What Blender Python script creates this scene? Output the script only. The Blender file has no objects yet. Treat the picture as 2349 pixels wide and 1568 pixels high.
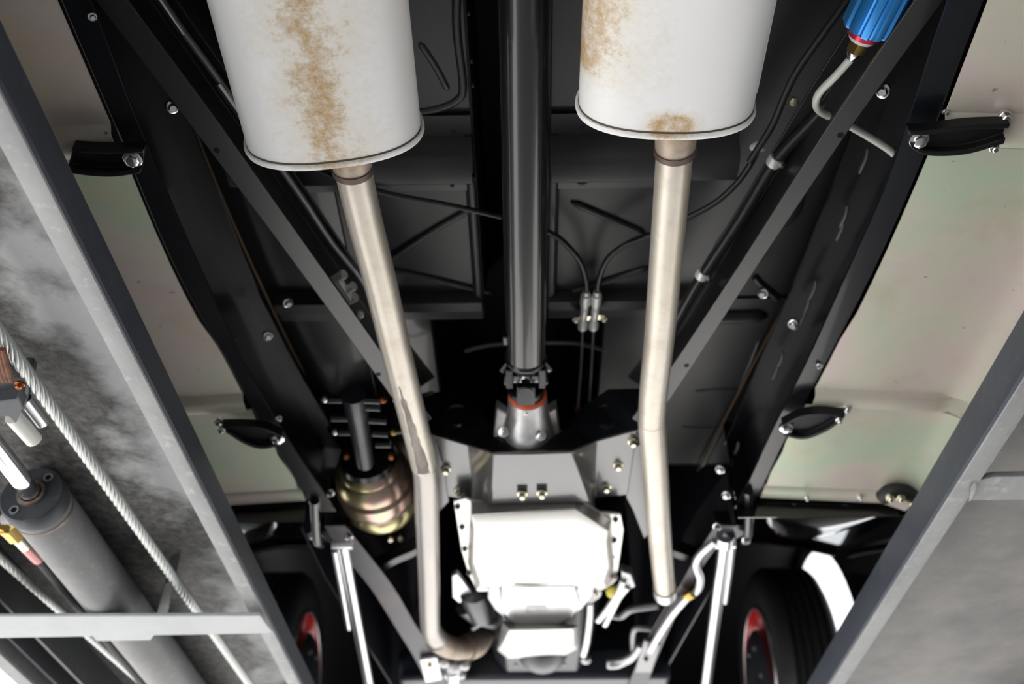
import bpy, bmesh, math, random
from mathutils import Vector, Matrix, Quaternion
random.seed(7)
SC = bpy.context.scene
COL = SC.collection
PI = math.pi

# ------------------------------------------------------------------ camera
CZ = 1.05                                   # camera height above the ground
FPX = 2349 * 35.0 / 36.0                    # focal length in photo pixels
TH = math.atan2(1852, FPX)                  # pitch upwards
PS = math.atan(0.0239 * math.cos(TH))       # small yaw to the left
FWD = Vector((-math.sin(PS) * math.cos(TH), math.cos(PS) * math.cos(TH), math.sin(TH)))
QR = FWD.to_track_quat('-Z', 'Y')
CAM = Vector((0, 0, CZ))
cd = bpy.data.cameras.new('camera')
cd.lens = 35; cd.sensor_width = 36; cd.sensor_fit = 'HORIZONTAL'
cd.clip_start = 0.05; cd.clip_end = 200
cd.dof.use_dof = True; cd.dof.focus_distance = 1.08; cd.dof.aperture_fstop = 4.5
co = bpy.data.objects.new('camera', cd); COL.objects.link(co)
co.location = CAM; co.rotation_mode = 'QUATERNION'; co.rotation_quaternion = QR
SC.camera = co

# ------------------------------------------------------------------ light
wd = bpy.data.worlds.new('sky'); SC.world = wd; wd.use_nodes = True
bg = wd.node_tree.nodes['Background']
bg.inputs[0].default_value = (0.93, 0.97, 1.0, 1); bg.inputs[1].default_value = 1.9
sl = bpy.data.lights.new('sun', 'SUN'); sl.energy = 22.0; sl.angle = math.radians(2.0); sl.color = (1, .975, .94)
so = bpy.data.objects.new('sun', sl); COL.objects.link(so)
so.rotation_mode = 'QUATERNION'
so.rotation_quaternion = Vector((0.25, -0.45, -1.0)).to_track_quat('-Z', 'Y')   # from ahead on the left, high
SC.view_settings.view_transform = 'Standard'; SC.view_settings.look = 'None'
SC.view_settings.exposure = -0.18; SC.view_settings.gamma = 1.0
SC.view_settings.use_curve_mapping = False

# ------------------------------------------------------------------ helpers
def V(x, y, h): return Vector((x, y, h + CZ))          # h = height above the camera
def ray(u, v):
    return QR @ Vector(((u - 1174.5) / FPX, -(v - 784.0) / FPX, -1.0))
def at(u, v, h):
    d = ray(u, v); return CAM + d * (h / d.z)
def atX(u, v, X):
    d = ray(u, v); return CAM + d * (X / d.x)
def atY(u, v, Y):
    d = ray(u, v); return CAM + d * (Y / d.y)
def lerp(a, b, t): return a + (b - a) * t
def poly_at(pts, h): return [at(u, v, h) for u, v in pts]
def cr(pts, n=6):
    """smooth curve through the points"""
    P = [Vector(p) for p in pts]
    if len(P) < 3: return P
    P = [P[0] * 2 - P[1]] + P + [P[-1] * 2 - P[-2]]
    out = []
    for i in range(1, len(P) - 2):
        p0, p1, p2, p3 = P[i-1:i+3]
        for k in range(n):
            t = k / n
            out.append(0.5 * ((2 * p1) + (p2 - p0) * t + (2*p0 - 5*p1 + 4*p2 - p3) * t*t + (3*p1 - p0 - 3*p2 + p3) * t**3))
    out.append(P[-2]); return out
def resample(pts, n):
    L = [0]
    for a, b in zip(pts, pts[1:]): L.append(L[-1] + (b - a).length)
    out = []; j = 0
    for i in range(n):
        s = L[-1] * i / (n - 1)
        while j < len(L) - 2 and L[j+1] < s: j += 1
        seg = L[j+1] - L[j]
        out.append(lerp(pts[j], pts[j+1], (s - L[j]) / seg if seg else 0))
    return out
def by_y(pts, ys):
    """resample an edge at given world Y values"""
    out = []
    for y in ys:
        for a, b in zip(pts, pts[1:]):
            if (a.y <= y <= b.y) : out.append(lerp(a, b, (y - a.y) / (b.y - a.y) if b.y > a.y else 0)); break
        else:
            a, b = (pts[0], pts[1]) if y < pts[0].y else (pts[-2], pts[-1])
            out.append(lerp(a, b, (y - a.y) / (b.y - a.y)))
    return out

OFF = {}
class MB:
    def __init__(s): s.v = []; s.f = []
    def add(s, vs, fs):
        n = len(s.v); s.v += [Vector(p) for p in vs]; s.f += [tuple(i + n for i in f) for f in fs]; return s
    def box(s, x0, x1, y0, y1, h0, h1):
        c = [V(x, y, h) for h in (h0, h1) for y in (y0, y1) for x in (x0, x1)]
        return s.add(c, [(0,2,3,1),(4,5,7,6),(0,1,5,4),(2,6,7,3),(0,4,6,2),(1,3,7,5)])
    def obox(s, c, ex, ey, ez):
        c = Vector(c); p = []
        for k in (-1, 1):
            for j in (-1, 1):
                for i in (-1, 1): p.append(c + ex*i + ey*j + ez*k)
        return s.add(p, [(0,2,3,1),(4,5,7,6),(0,1,5,4),(2,6,7,3),(0,4,6,2),(1,3,7,5)])
    def prism(s, poly, vec):
        n = len(poly); vec = Vector(vec)
        vs = [Vector(p) for p in poly] + [Vector(p) + vec for p in poly]
        return s.add(vs, [tuple(range(n)), tuple(range(2*n-1, n-1, -1))] + [(i, (i+1) % n, n + (i+1) % n, n + i) for i in range(n)])
    def rings(s, R, closed=True, caps=True):
        m = len(R[0]); vs = [p for r in R for p in r]; fs = []
        for i in range(len(R) - 1):
            for j in range(m if closed else m - 1):
                k = (j + 1) % m
                fs.append((i*m + j, i*m + k, (i+1)*m + k, (i+1)*m + j))
        if caps and closed:
            fs.append(tuple(range(m))); fs.append(tuple(range((len(R)-1)*m, len(R)*m)))
        return s.add(vs, fs)
    def tube(s, pts, r, n=12, caps=True):
        P = [Vector(p) for p in pts]
        if not isinstance(r, (list, tuple)): r = [r] * len(P)
        t0 = (P[1] - P[0]).normalized()
        a = t0.cross(Vector((0, 0, 1)))
        if a.length < .1: a = t0.cross(Vector((1, 0, 0)))
        a.normalize(); R = []
        for i, p in enumerate(P):
            if i == 0: t = t0
            elif i == len(P) - 1: t = (P[i] - P[i-1]).normalized()
            else: t = ((P[i+1] - P[i]).normalized() + (P[i] - P[i-1]).normalized()).normalized()
            a = (a - t * a.dot(t)).normalized(); b = t.cross(a)
            R.append([p + (a * math.cos(2*PI*k/n) + b * math.sin(2*PI*k/n)) * r[i] for k in range(n)])
        return s.rings(R, True, caps)
    def lathe(s, o, ax, prof, n=24, caps=True):
        ax = Vector(ax).normalized(); a = ax.cross(Vector((0, 0, 1)))
        if a.length < .1: a = ax.cross(Vector((1, 0, 0)))
        a.normalize(); b = ax.cross(a); o = Vector(o)
        R = [[o + ax * t + (a * math.cos(2*PI*k/n) + b * math.sin(2*PI*k/n)) * max(r, 1e-5) for k in range(n)] for t, r in prof]
        return s.rings(R, True, caps)
    def bolt(s, p, nrm, r=.008, h=.007):
        r *= .68; h *= .75
        s.lathe(p, nrm, [(-.004, r*1.45), (.0015, r*1.45), (.0022, r*1.3)], 14)
        return s.lathe(Vector(p) + Vector(nrm).normalized()*.002, nrm, [(0, r), (h*.8, r), (h, r*.75)], 6)
    def ball(s, c, r, n=14, m=8, sc=(1,1,1)):
        c = Vector(c); R = []
        for i in range(m + 1):
            t = PI * i / m
            R.append([c + Vector((math.cos(2*PI*k/n)*math.sin(t)*r*sc[0], math.sin(2*PI*k/n)*math.sin(t)*r*sc[1], math.cos(t)*r*sc[2])) for k in range(n)])
        return s.rings(R, True, False)
    def strip(s, A, B, th):
        """plate between two edge polylines, thickened by vector th"""
        th = Vector(th)
        R = [[a, b, b + th, a + th] for a, b in zip(A, B)]
        return s.rings(R, True, True)
    def grid(s, G, th=None):
        """surface from a grid of points; th = thickness vector"""
        m = len(G); n = len(G[0])
        if th is None:
            return s.rings(G, False, False)
        th = Vector(th)
        vs = [p for r in G for p in r] + [p + th for r in G for p in r]; N = m * n; fs = []
        for i in range(m-1):
            for j in range(n-1):
                q = (i*n+j, i*n+j+1, (i+1)*n+j+1, (i+1)*n+j)
                fs.append(q); fs.append(tuple(N + k for k in reversed(q)))
        bd = [j for j in range(n)] + [i*n + n-1 for i in range(1, m)] + [(m-1)*n + j for j in range(n-2, -1, -1)] + [i*n for i in range(m-2, 0, -1)]
        for a, b in zip(bd, bd[1:] + bd[:1]): fs.append((a, b, N + b, N + a))
        return s.add(vs, fs)
    def build(s, name, m, parent=None, smooth=40, bevel=0, origin=None, label=None):
        if parent is not None: off = OFF[parent.name]
        elif origin is not None: off = Vector(origin)
        else:
            xs = [p.x for p in s.v]; ys = [p.y for p in s.v]; zs = [p.z for p in s.v]
            off = Vector(((min(xs)+max(xs))/2, (min(ys)+max(ys))/2, min(zs)))
        me = bpy.data.meshes.new(name)
        me.from_pydata([tuple(p - off) for p in s.v], [], s.f)
        bm = bmesh.new(); bm.from_mesh(me); bmesh.ops.recalc_face_normals(bm, faces=bm.faces); bm.to_mesh(me); bm.free()
        if smooth:
            me.polygons.foreach_set('use_smooth', [True] * len(me.polygons))
            me.set_sharp_from_angle(angle=math.radians(smooth))
        me.materials.append(m)
        o = bpy.data.objects.new(name, me); COL.objects.link(o)
        if parent is not None: o.parent = parent
        else: o.location = off
        if bevel:
            b = o.modifiers.new('bevel', 'BEVEL'); b.width = bevel; b.segments = 2; b.limit_method = 'ANGLE'; b.angle_limit = math.radians(35)
        OFF[o.name] = off
        if label: o['label'] = label
        return o
def tag(o, label, cat, group=None, kind=None):
    o['label'] = label; o['category'] = cat
    if group: o['group'] = group
    if kind: o['kind'] = kind
    return o
def thing(name, loc, label, cat, group=None):
    o = bpy.data.objects.new(name, None); COL.objects.link(o); o.location = loc
    o.empty_display_size = .05; OFF[o.name] = Vector(loc)
    return tag(o, label, cat, group)

# ------------------------------------------------------------------ materials
def nodes(name):
    m = bpy.data.materials.new(name); m.use_nodes = True
    nt = m.node_tree; return m, nt, nt.nodes['Principled BSDF']
def noise(nt, scale, detail=4, rough=.6, stretch=None):
    tc = nt.nodes.new('ShaderNodeTexCoord'); n = nt.nodes.new('ShaderNodeTexNoise')
    n.inputs['Scale'].default_value = scale; n.inputs['Detail'].default_value = detail; n.inputs['Roughness'].default_value = rough
    if stretch:
        mp = nt.nodes.new('ShaderNodeMapping'); mp.inputs['Scale'].default_value = stretch
        nt.links.new(tc.outputs['Object'], mp.inputs['Vector']); nt.links.new(mp.outputs[0], n.inputs['Vector'])
    else: nt.links.new(tc.outputs['Object'], n.inputs['Vector'])
    return n.outputs['Fac']
def ramp(nt, fac, stops):
    r = nt.nodes.new('ShaderNodeValToRGB'); e = r.color_ramp.elements
    while len(e) < len(stops): e.new(.5)
    for i, (p, c) in enumerate(stops):
        e[i].position = p; e[i].color = (c, c, c, 1) if isinstance(c, (int, float)) else (*c, 1)
    nt.links.new(fac, r.inputs[0]); return r.outputs[0]
def mixc(nt, fac, a, b):
    m = nt.nodes.new('ShaderNodeMix'); m.data_type = 'RGBA'
    for sock, val in ((m.inputs['Factor'], fac), (m.inputs['A'], a), (m.inputs['B'], b)):
        if hasattr(val, 'is_output'): nt.links.new(val, sock)
        elif isinstance(val, (int, float)): sock.default_value = val
        else: sock.default_value = (*val, 1)
    # the RGBA sockets share names with the float ones: pick them by type
    return m
def mix(nt, fac, a, b):
    m = nt.nodes.new('ShaderNodeMix'); m.data_type = 'RGBA'
    fi = [s for s in m.inputs if s.name == 'Factor' and s.type == 'VALUE'][0]
    ai = [s for s in m.inputs if s.name == 'A' and s.type == 'RGBA'][0]
    bi = [s for s in m.inputs if s.name == 'B' and s.type == 'RGBA'][0]
    for sock, val in ((fi, fac), (ai, a), (bi, b)):
        if isinstance(val, bpy.types.NodeSocket): nt.links.new(val, sock)
        elif isinstance(val, (int, float)): sock.default_value = val
        else: sock.default_value = (*val, 1)
    return [s for s in m.outputs if s.type == 'RGBA'][0]
def mth(nt, op, a, b=None, c=None, clamp=False):
    m = nt.nodes.new('ShaderNodeMath'); m.operation = op; m.use_clamp = clamp
    for i, val in enumerate((a, b, c)):
        if val is None: continue
        if isinstance(val, (int, float)): m.inputs[i].default_value = val
        else: nt.links.new(val, m.inputs[i])
    return m.outputs[0]
def xyz(nt):
    tc = nt.nodes.new('ShaderNodeTexCoord'); s = nt.nodes.new('ShaderNodeSeparateXYZ')
    nt.links.new(tc.outputs['Object'], s.inputs[0]); return s.outputs
def bump(nt, p, fac, strength, dist=.002):
    b = nt.nodes.new('ShaderNodeBump'); b.inputs['Strength'].default_value = strength; b.inputs['Distance'].default_value = dist
    nt.links.new(fac, b.inputs['Height']); nt.links.new(b.outputs[0], p.inputs['Normal'])
def mat(name, base, rough=.5, metal=0.0, coat=0.0, var=None, bmp=None, spec=.5, ior=1.5):
    """var = (colour2, scale, lo, hi[, stretch]); bmp = (scale, strength)"""
    m, nt, p = nodes(name)
    p.inputs['IOR'].default_value = ior
    p.inputs['Roughness'].default_value = rough; p.inputs['Metallic'].default_value = metal
    p.inputs['Coat Weight'].default_value = coat; p.inputs['Coat Roughness'].default_value = .05
    p.inputs['Specular IOR Level'].default_value = spec
    if var:
        f = ramp(nt, noise(nt, var[1], 6, .65, var[4] if len(var) > 4 else None), [(var[2], 0.0), (var[3], 1.0)])
        nt.links.new(mix(nt, f, base, var[0]), p.inputs['Base Color'])
    else: p.inputs['Base Color'].default_value = (*base, 1)
    if bmp: bump(nt, p, noise(nt, bmp[0], 3), bmp[1])
    return m
M = {}
M['ground'] = mat('concrete', (.415, .412, .41), .85, var=((.33, .328, .325), 1.5, .35, .7))
M['added_shelter'] = mat('added_shelter_paint', (.30, .30, .29), .8)
M['frame'] = mat('frame_black', (.003, .0038, .0065), .3, coat=.25, var=((.005, .006, .009), 14, .4, .7))
M['satin'] = mat('satin_black', (.014, .014, .016), .36, var=((.02, .02, .022), 6, .35, .75), bmp=(60, .03), ior=1.7)
M['litblack'] = mat('satin_black_lit', (.045, .046, .05), .33, coat=.6, bmp=(80, .03), ior=1.9)  # satin black, bright ground reflection lifted into its base colour and gloss
M['shaft'] = mat('shaft_black', (.012, .0125, .014), .27, coat=.5, ior=1.6)
M['floorpan'] = mat('floor_pan_black', (.021, .0205, .022), .42, var=((.014, .0135, .015), 5, .3, .7), bmp=(90, .04), ior=1.6)
M['gloss'] = mat('gloss_black', (.003, .003, .004), .08, coat=.8, ior=1.65)
M['deepblack'] = mat('deep_black', (.004, .004, .0045), .6, spec=.2)
M['engineblack'] = mat('engine_black_veiled', (.020, .022, .030), .36, var=((.035, .038, .052), 9, .45, .75), ior=1.6)  # black lifted to carry the veil of flare over the front end
M['rubber'] = mat('rubber', (.016, .016, .017), .6, bmp=(80, .1))
M['hose'] = mat('hose_black', (.018, .018, .02), .35)
M['silver'] = mat('bare_steel', (.72, .72, .74), .28, 1.0)
M['zinc'] = mat('zinc_bolt', (.80, .80, .82), .22, 1.0)
M['yzinc'] = mat('yellow_zinc_bolt', (.85, .80, .62), .25, 1.0)
M['alu'] = mat('bare_aluminium', (.78, .78, .78), .35, .9, var=((.60, .60, .61), 12, .4, .7))
M['alu_dull'] = mat('cast_aluminium', (.55, .55, .56), .38, .9, var=((.36, .36, .37), 22, .4, .7), bmp=(70, .2))
M['chrome'] = mat('chrome', (.85, .85, .87), .08, 1.0)
M['ring_rust'] = mat('rusty_ring', (.17, .105, .07), .5, .3, var=((.24, .22, .21), 60, .4, .6))
M['pinkmetal'] = mat('pink_ferrule', (.58, .27, .26), .35, .5)
M['brass'] = mat('brass', (.55, .38, .12), .3, 1.0)
M['copper'] = mat('copper', (.45, .16, .06), .4, .9)
M['orange'] = mat('orange_seal', (.62, .10, .03), .5)
M['red'] = mat('red_paint', (.72, .016, .022), .25, coat=.6)
M['redanod'] = mat('red_anodised', (.80, .06, .13), .25, .6)
M['blueanod'] = mat('blue_anodised', (.03, .24, .62), .25, .55)
M['white'] = mat('white_rubber', (.8, .8, .78), .5)
M['yellow'] = mat('yellow_plastic', (.75, .65, .10), .45)
M['rustbrown'] = mat('rusty_rope', (.22, .07, .025), .7, var=((.10, .04, .02), 60, .4, .6))
M['linegrey'] = mat('grey_line', (.30, .30, .31), .4, .6)
M['cream'] = mat('painted_tube', (.82, .82, .77), .3)
M['seam'] = mat('seam_sealer', (.10, .055, .02), .6)
M['weldgrey'] = mat('weld_grey', (.10, .10, .105), .5, .5)
M['purplesteel'] = mat('front_rail_grey', (.045, .042, .05), .36, .3, var=((.11, .07, .07), 10, .5, .75))
M['bluegrey'] = mat('crossmember_bluegrey', (.035, .04, .055), .35, ior=1.6)
M['bright'] = mat('bright_zinc', (.85, .85, .84), .35, .35)
M['gold'] = None

def m_gold():
    m, nt, p = nodes('gold_cadmium')
    c = ramp(nt, noise(nt, 9, 2), [(.25, (.60, .46, .20)), (.45, (.66, .60, .32)), (.6, (.62, .40, .36)), (.75, (.50, .60, .36))])
    nt.links.new(c, p.inputs['Base Color']); p.inputs['Metallic'].default_value = .85; p.inputs['Roughness'].default_value = .3
    return m
M['gold'] = m_gold()
def m_plate():
    """yellow-zinc plated running board, faint rainbow and small specks"""
    m, nt, p = nodes('plated_sheet')
    c = ramp(nt, noise(nt, 3.4, 3, .55), [(.28, (.66, .60, .40)), (.40, (.54, .63, .49)), (.50, (.65, .62, .52)), (.60, (.67, .57, .545)), (.72, (.64, .57, .38))])
    sp = ramp(nt, noise(nt, 55, 2), [(.72, 0.0), (.77, 1.0)])
    big = ramp(nt, noise(nt, 11, 4), [(.55, 0.0), (.85, .5)])
    c = mix(nt, big, c, (.48, .43, .27)); c = mix(nt, sp, c, (.33, .31, .23))
    nt.links.new(c, p.inputs['Base Color']); p.inputs['Metallic'].default_value = .15; p.inputs['Roughness'].default_value = .4
    return m
M['plate'] = m_plate()
def m_muffler(side):
    m, nt, p = nodes('muffler_white_' + side)
    X = xyz(nt); fine = noise(nt, 130, 7, .8); mid = noise(nt, 22, 5, .7)
    if side == 'left':
        # streak wandering towards the front neck: centre line shifts with y
        cx = mth(nt, 'ADD', mth(nt, 'MULTIPLY', X[1], -.06), mth(nt, 'MULTIPLY', mth(nt, 'SUBTRACT', noise(nt, 9, 3), .5), .10))
        d = mth(nt, 'ABSOLUTE', mth(nt, 'SUBTRACT', X[0], mth(nt, 'ADD', cx, .004)))
        band = mth(nt, 'SUBTRACT', 1.0, mth(nt, 'DIVIDE', d, .085), clamp=True)
    else:
        d = mth(nt, 'ADD', X[0], .098)
        band = mth(nt, 'SUBTRACT', 1.0, mth(nt, 'DIVIDE', d, .115), clamp=True)
        fade = mth(nt, 'MULTIPLY', mth(nt, 'SUBTRACT', -.03, X[1]), 26.0, clamp=True)
        band = mth(nt, 'MULTIPLY', band, fade)
        # rusty burst at the neck
        dx = mth(nt, 'DIVIDE', X[0], .026); dy = mth(nt, 'DIVIDE', mth(nt, 'ADD', X[1], .016), .017)
        rr = mth(nt, 'SQRT', mth(nt, 'ADD', mth(nt, 'MULTIPLY', dx, dx), mth(nt, 'MULTIPLY', dy, dy)))
        band = mth(nt, 'MAXIMUM', band, mth(nt, 'SUBTRACT', 1.75, rr, clamp=True))
    s = mth(nt, 'ADD', mth(nt, 'MULTIPLY', band, .42), mth(nt, 'MULTIPLY', fine, .52))
    s = mth(nt, 'ADD', s, mth(nt, 'MULTIPLY', mid, .35))
    tint = ramp(nt, s, [(.52, 0.0), (.86, .55)]); spot = ramp(nt, s, [(.72, 0.0), (.90, .85)])
    base = mix(nt, ramp(nt, noise(nt, 6, 3), [(.3, 0.0), (.7, 1.0)]), (.93, .93, .935), (.88, .88, .885))
    c = mix(nt, tint, base, (.70, .57, .37)); c = mix(nt, spot, c, (.46, .255, .06))
    nt.links.new(c, p.inputs['Base Color']); p.inputs['Roughness'].default_value = .42; p.inputs['Metallic'].default_value = .0
    return m
M['mufL'] = m_muffler('left'); M['mufR'] = m_muffler('right')
def m_pipe():
    m, nt, p = nodes('exhaust_steel')
    n1 = noise(nt, 8, 5, .6, (1, .35, 1)); n2 = noise(nt, 50, 4)
    c = ramp(nt, n1, [(.3, (.50, .43, .35)), (.5, (.66, .61, .54)), (.65, (.60, .54, .45)), (.8, (.45, .37, .29))])
    c = mix(nt, ramp(nt, n2, [(.5, 0.0), (.8, .4)]), c, (.40, .33, .25))
    nt.links.new(c, p.inputs['Base Color']); p.inputs['Metallic'].default_value = .55; p.inputs['Roughness'].default_value = .38
    return m
M['pipe'] = m_pipe()
M['soot'] = mat('sooty_pipe', (.16, .14, .13), .5, .4, var=((.42, .36, .30), 18, .45, .7, (1, .3, 1)))
M['pipe_grey'] = mat('exhaust_steel_grey', (.40, .38, .37), .36, .6, var=((.52, .47, .42), 7, .4, .7, (1, .25, 1)))
M['groove'] = mat('seam_groove', (.10, .08, .05), .6)
M['neck'] = mat('heat_stained_neck', (.44, .36, .29), .45, .4, var=((.28, .20, .15), 30, .45, .7))
M['bead'] = mat('weld_bead', (.14, .10, .09), .5, .6)
def m_pan():
    m, nt, p = nodes('pan_aluminium')
    c = ramp(nt, noise(nt, 7, 4), [(.3, (.86, .82, .76)), (.55, (.84, .83, .81)), (.8, (.76, .70, .62))])
    nt.links.new(c, p.inputs['Base Color']); p.inputs['Metallic'].default_value = .75; p.inputs['Roughness'].default_value = .38
    return m
M['pan'] = m_pan()
def m_lift(name, lo, hi, rust=.0, wear=.35):
    m, nt, p = nodes(name)
    n1 = noise(nt, 9, 8, .75, (1, .5, 1)); n2 = noise(nt, 45, 6, .7)
    c = mix(nt, ramp(nt, n1, [(.35, 0.0), (.7, 1.0)]), lo, hi)
    c = mix(nt, ramp(nt, n2, [(.56, 0.0), (.75, wear)]), c, (.55, .55, .53))
    if rust:
        c = mix(nt, ramp(nt, noise(nt, 16, 7, .8), [(.64, 0.0), (.74, rust)]), c, (.26, .12, .06))
    nt.links.new(c, p.inputs['Base Color']); p.inputs['Roughness'].default_value = .5
    bump(nt, p, n2, .15, .001)
    return m
M['liftside'] = m_lift('lift_side_paint_shaded', (.036, .043, .062), (.05, .058, .078), .15, .10)  # runway paint darkened for the shade on the inner face
M['liftlip'] = m_lift('lift_lip_worn_lit', (.20, .205, .215), (.33, .335, .34), .5, .6)  # worn runway paint, lightened for light thrown up from the floor
M['strap'] = m_lift('lift_strap_paint', (.44, .46, .48), (.52, .54, .55), .1, .2)
M['liftdark'] = m_lift('lift_dark_paint', (.03, .033, .04), (.05, .052, .058), .0, .15)
def m_deck(side):
    m, nt, p = nodes('deck_underside_' + side)
    X = xyz(nt); big = noise(nt, 5.5, 5, .6); spk = noise(nt, 70, 6, .75)
    if side == 'left':   # oily soot around the cable and cylinder, clean near the inner edge
        t = mth(nt, 'ADD', mth(nt, 'MULTIPLY', X[0], -5.5), mth(nt, 'MULTIPLY', mth(nt, 'SUBTRACT', big, .5), 2.6))
        f = ramp(nt, mth(nt, 'ADD', t, .06, clamp=True), [(.25, 0.0), (.62, 1.0)])
        clean = mix(nt, spk, (.36, .37, .385), (.44, .445, .45))
        dirt = mix(nt, ramp(nt, spk, [(.42, 0.0), (.72, 1.0)]), (.035, .035, .037), (.17, .16, .15))
        c = mix(nt, f, clean, dirt)
    else:
        f = ramp(nt, big, [(.40, 0.0), (.72, 1.0)])
        c = mix(nt, f, mix(nt, spk, (.20, .19, .185), (.28, .262, .245)), (.115, .112, .112))
        c = mix(nt, ramp(nt, spk, [(.6, 0.0), (.8, .5)]), c, (.30, .285, .27))
    nt.links.new(c, p.inputs['Base Color']); p.inputs['Roughness'].default_value = .6
    bump(nt, p, spk, .3, .002)
    return m
M['deckL'] = m_deck('left'); M['deckR'] = m_deck('right')
M['barrel'] = m_lift('cylinder_paint', (.20, .20, .21), (.30, .30, .305), .12, .35)
M['gland'] = m_lift('gland_paint', (.035, .042, .052), (.06, .068, .08), .25, .1)
M['cable'] = mat('wire_rope_steel', (.58, .60, .58), .4, .6)
M['boardblack'] = mat('bracket_black', (.006, .006, .0075), .42, spec=.35)

# ------------------------------------------------------------------ setting
g = MB().box(-40, 40, -40, 40, -CZ - .1, -CZ).build('floor', M['ground'], smooth=0)
g['kind'] = 'structure'
# the unseen shelter: roof and walls put in so light enters left and ahead
MB().box(-2.4, 4.2, -6, 4.6, 3.0, 3.1).build('added_ceiling', M['added_shelter'], smooth=0)['kind'] = 'structure'
MB().box(4.1, 4.2, -6, 4.6, -CZ, 3.0).build('added_wall_right', M['added_shelter'], smooth=0)['kind'] = 'structure'
MB().box(-2.4, 4.2, -6.1, -6, -CZ, 3.0).build('added_wall_back', M['added_shelter'], smooth=0)['kind'] = 'structure'
tag(g, 'grey concrete ground under the lift', 'ground', kind='structure')

# ================================================================== LIFT
def sweep_y(mb, prof, y0, y1, n=2):
    """extrude a closed (x,h) profile along Y"""
    mb.rings([[V(x, lerp(y0, y1, k/(n-1)), h) for x, h in prof] for k in range(n)], True, True); return mb
HB, HT = .680, .765
def runway(side):
    L = side < 0
    xin, xtop, xlip = (-.431, -.4575, -.4590) if L else (.5630, .5868, .5945)
    xo = -.965 if L else 1.10
    s = -1 if L else 1
    w = thing('lift_runway', V((xin + xo)/2, 1.2, HB),
              'grey steel lift runway on the left carrying a hydraulic cylinder and cables' if L else
              'grey steel lift runway at lower right with a plain dirty underside', 'lift runway', 'runways of the four post lift')
    y0, y1 = -.6, 4.0
    deck = MB().box(min(xtop, xo), max(xtop, xo), y0, y1, HT - .004, HT + .003)
    d = deck.build('deck_plate', M['deckL' if L else 'deckR'], w, smooth=0)
    d.data.transform(Matrix.Translation((-(xtop - OFF[w.name].x), 0, 0))); d.location = (xtop - OFF[w.name].x, 0, 0)
    t = .006 * s
    side_p = MB(); sweep_y(side_p, [(xin, HB + .006), (xin + .0015*s, HB + .002), (xtop - .002*s, HT - .002), (xtop, HT + .003), (xtop + t, HT + .003), (xin + t, HB + .006)], y0, y1, 30)
    # slightly hand-worn upper edge
    side_p.build('side_beam', M['liftside'], w, smooth=30)
    lip = MB(); sweep_y(lip, [(xin, HB + .006), (xin + .003*s, HB), (xlip - .003*s, HB), (xlip, HB + .003), (xlip, HB + .009), (xin + .006*s, HB + .009)], y0, y1, 30)
    lip.build('bottom_lip', M['liftlip'], w, smooth=50)
    if L:
        ob = MB(); sweep_y(ob, [(xo, HB), (xo + .028, HB), (xo + .028, HB + .006), (xo + .006, HB + .006), (xo + .006, HT + .003), (xo, HT + .003)], y0, y1)
        ob.build('outer_beam', M['liftlip'], w, smooth=30)
        rb = MB()
        for x in (-.862,): sweep_y(rb, [(x, HB + .012), (x + .006, HB + .012), (x + .006, HT), (x, HT)], y0, y1)
        rb.build('stiffener', M['liftdark'], w, smooth=30)
        rb = MB(); sweep_y(rb, [(-.922, HB + .02), (-.916, HB + .02), (-.916, HT), (-.922, HT)], y0, y1)
        rb.build('stiffener', M['liftdark'], w, smooth=30)
    else:
        ob = MB(); sweep_y(ob, [(xo, HB), (xo - .03, HB), (xo - .03, HB + .006), (xo - .006, HB + .006), (xo - .006, HT + .003), (xo, HT + .003)], y0, y1)
        ob.build('outer_beam', M['liftlip'], w, smooth=30)
    return w
RL = runway(-1); RR = runway(1)
# cross straps welded under the runways
yy0, yy1 = at(300, 1411, HB - .018).y, at(300, 1455, HB - .018).y
mb = MB().prism([V(-.945, yy0, HB - .018), V(-.430, yy0 + .004, HB - .018), V(-.424, yy1 - .006, HB - .018), V(-.432, yy1, HB - .018), V(-.945, yy1 + .012, HB - .018)], (0, 0, .006))
st = mb.build('cross_strap', M['strap'], RL, bevel=.0015)
p = [at(u, v, HB - .012) for u, v in ((200, 1446), (365, 1440), (345, 1468), (222, 1470))]
MB().prism(p, (0, 0, .005)).build('saddle_pad', M['strap'], st, bevel=.001)
mb = MB().prism([at(u, v, HB + .02) for u, v in ((360, 1408), (378, 1340), (400, 1330), (384, 1408))], (0, 0, .05))
mb.build('gusset', M['liftdark'], RL)
yy0, yy1 = at(2300, 1098, HB).y, at(2300, 1153, HB).y
mb = MB().prism([V(.590, yy0 + .01, HB + .004), V(.61, yy0, HB + .004), V(1.10, yy0 - .004, HB + .004), V(1.10, yy1 - .004, HB + .004), V(.60, yy1, HB + .004), V(.590, yy1 - .01, HB + .004)], (0, 0, .008))
mb.build('cross_strap', M['liftlip'], RR, bevel=.0015)
# rough weld where strap meets the lip
MB().tube([at(2240, 1096, HB + .003), at(2236, 1112, HB + .001), at(2230, 1128, HB + .002), at(2224, 1146, HB + .003)], [.002, .005, .004, .002], 8).build('weld_bead', M['liftlip'], RR)

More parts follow.
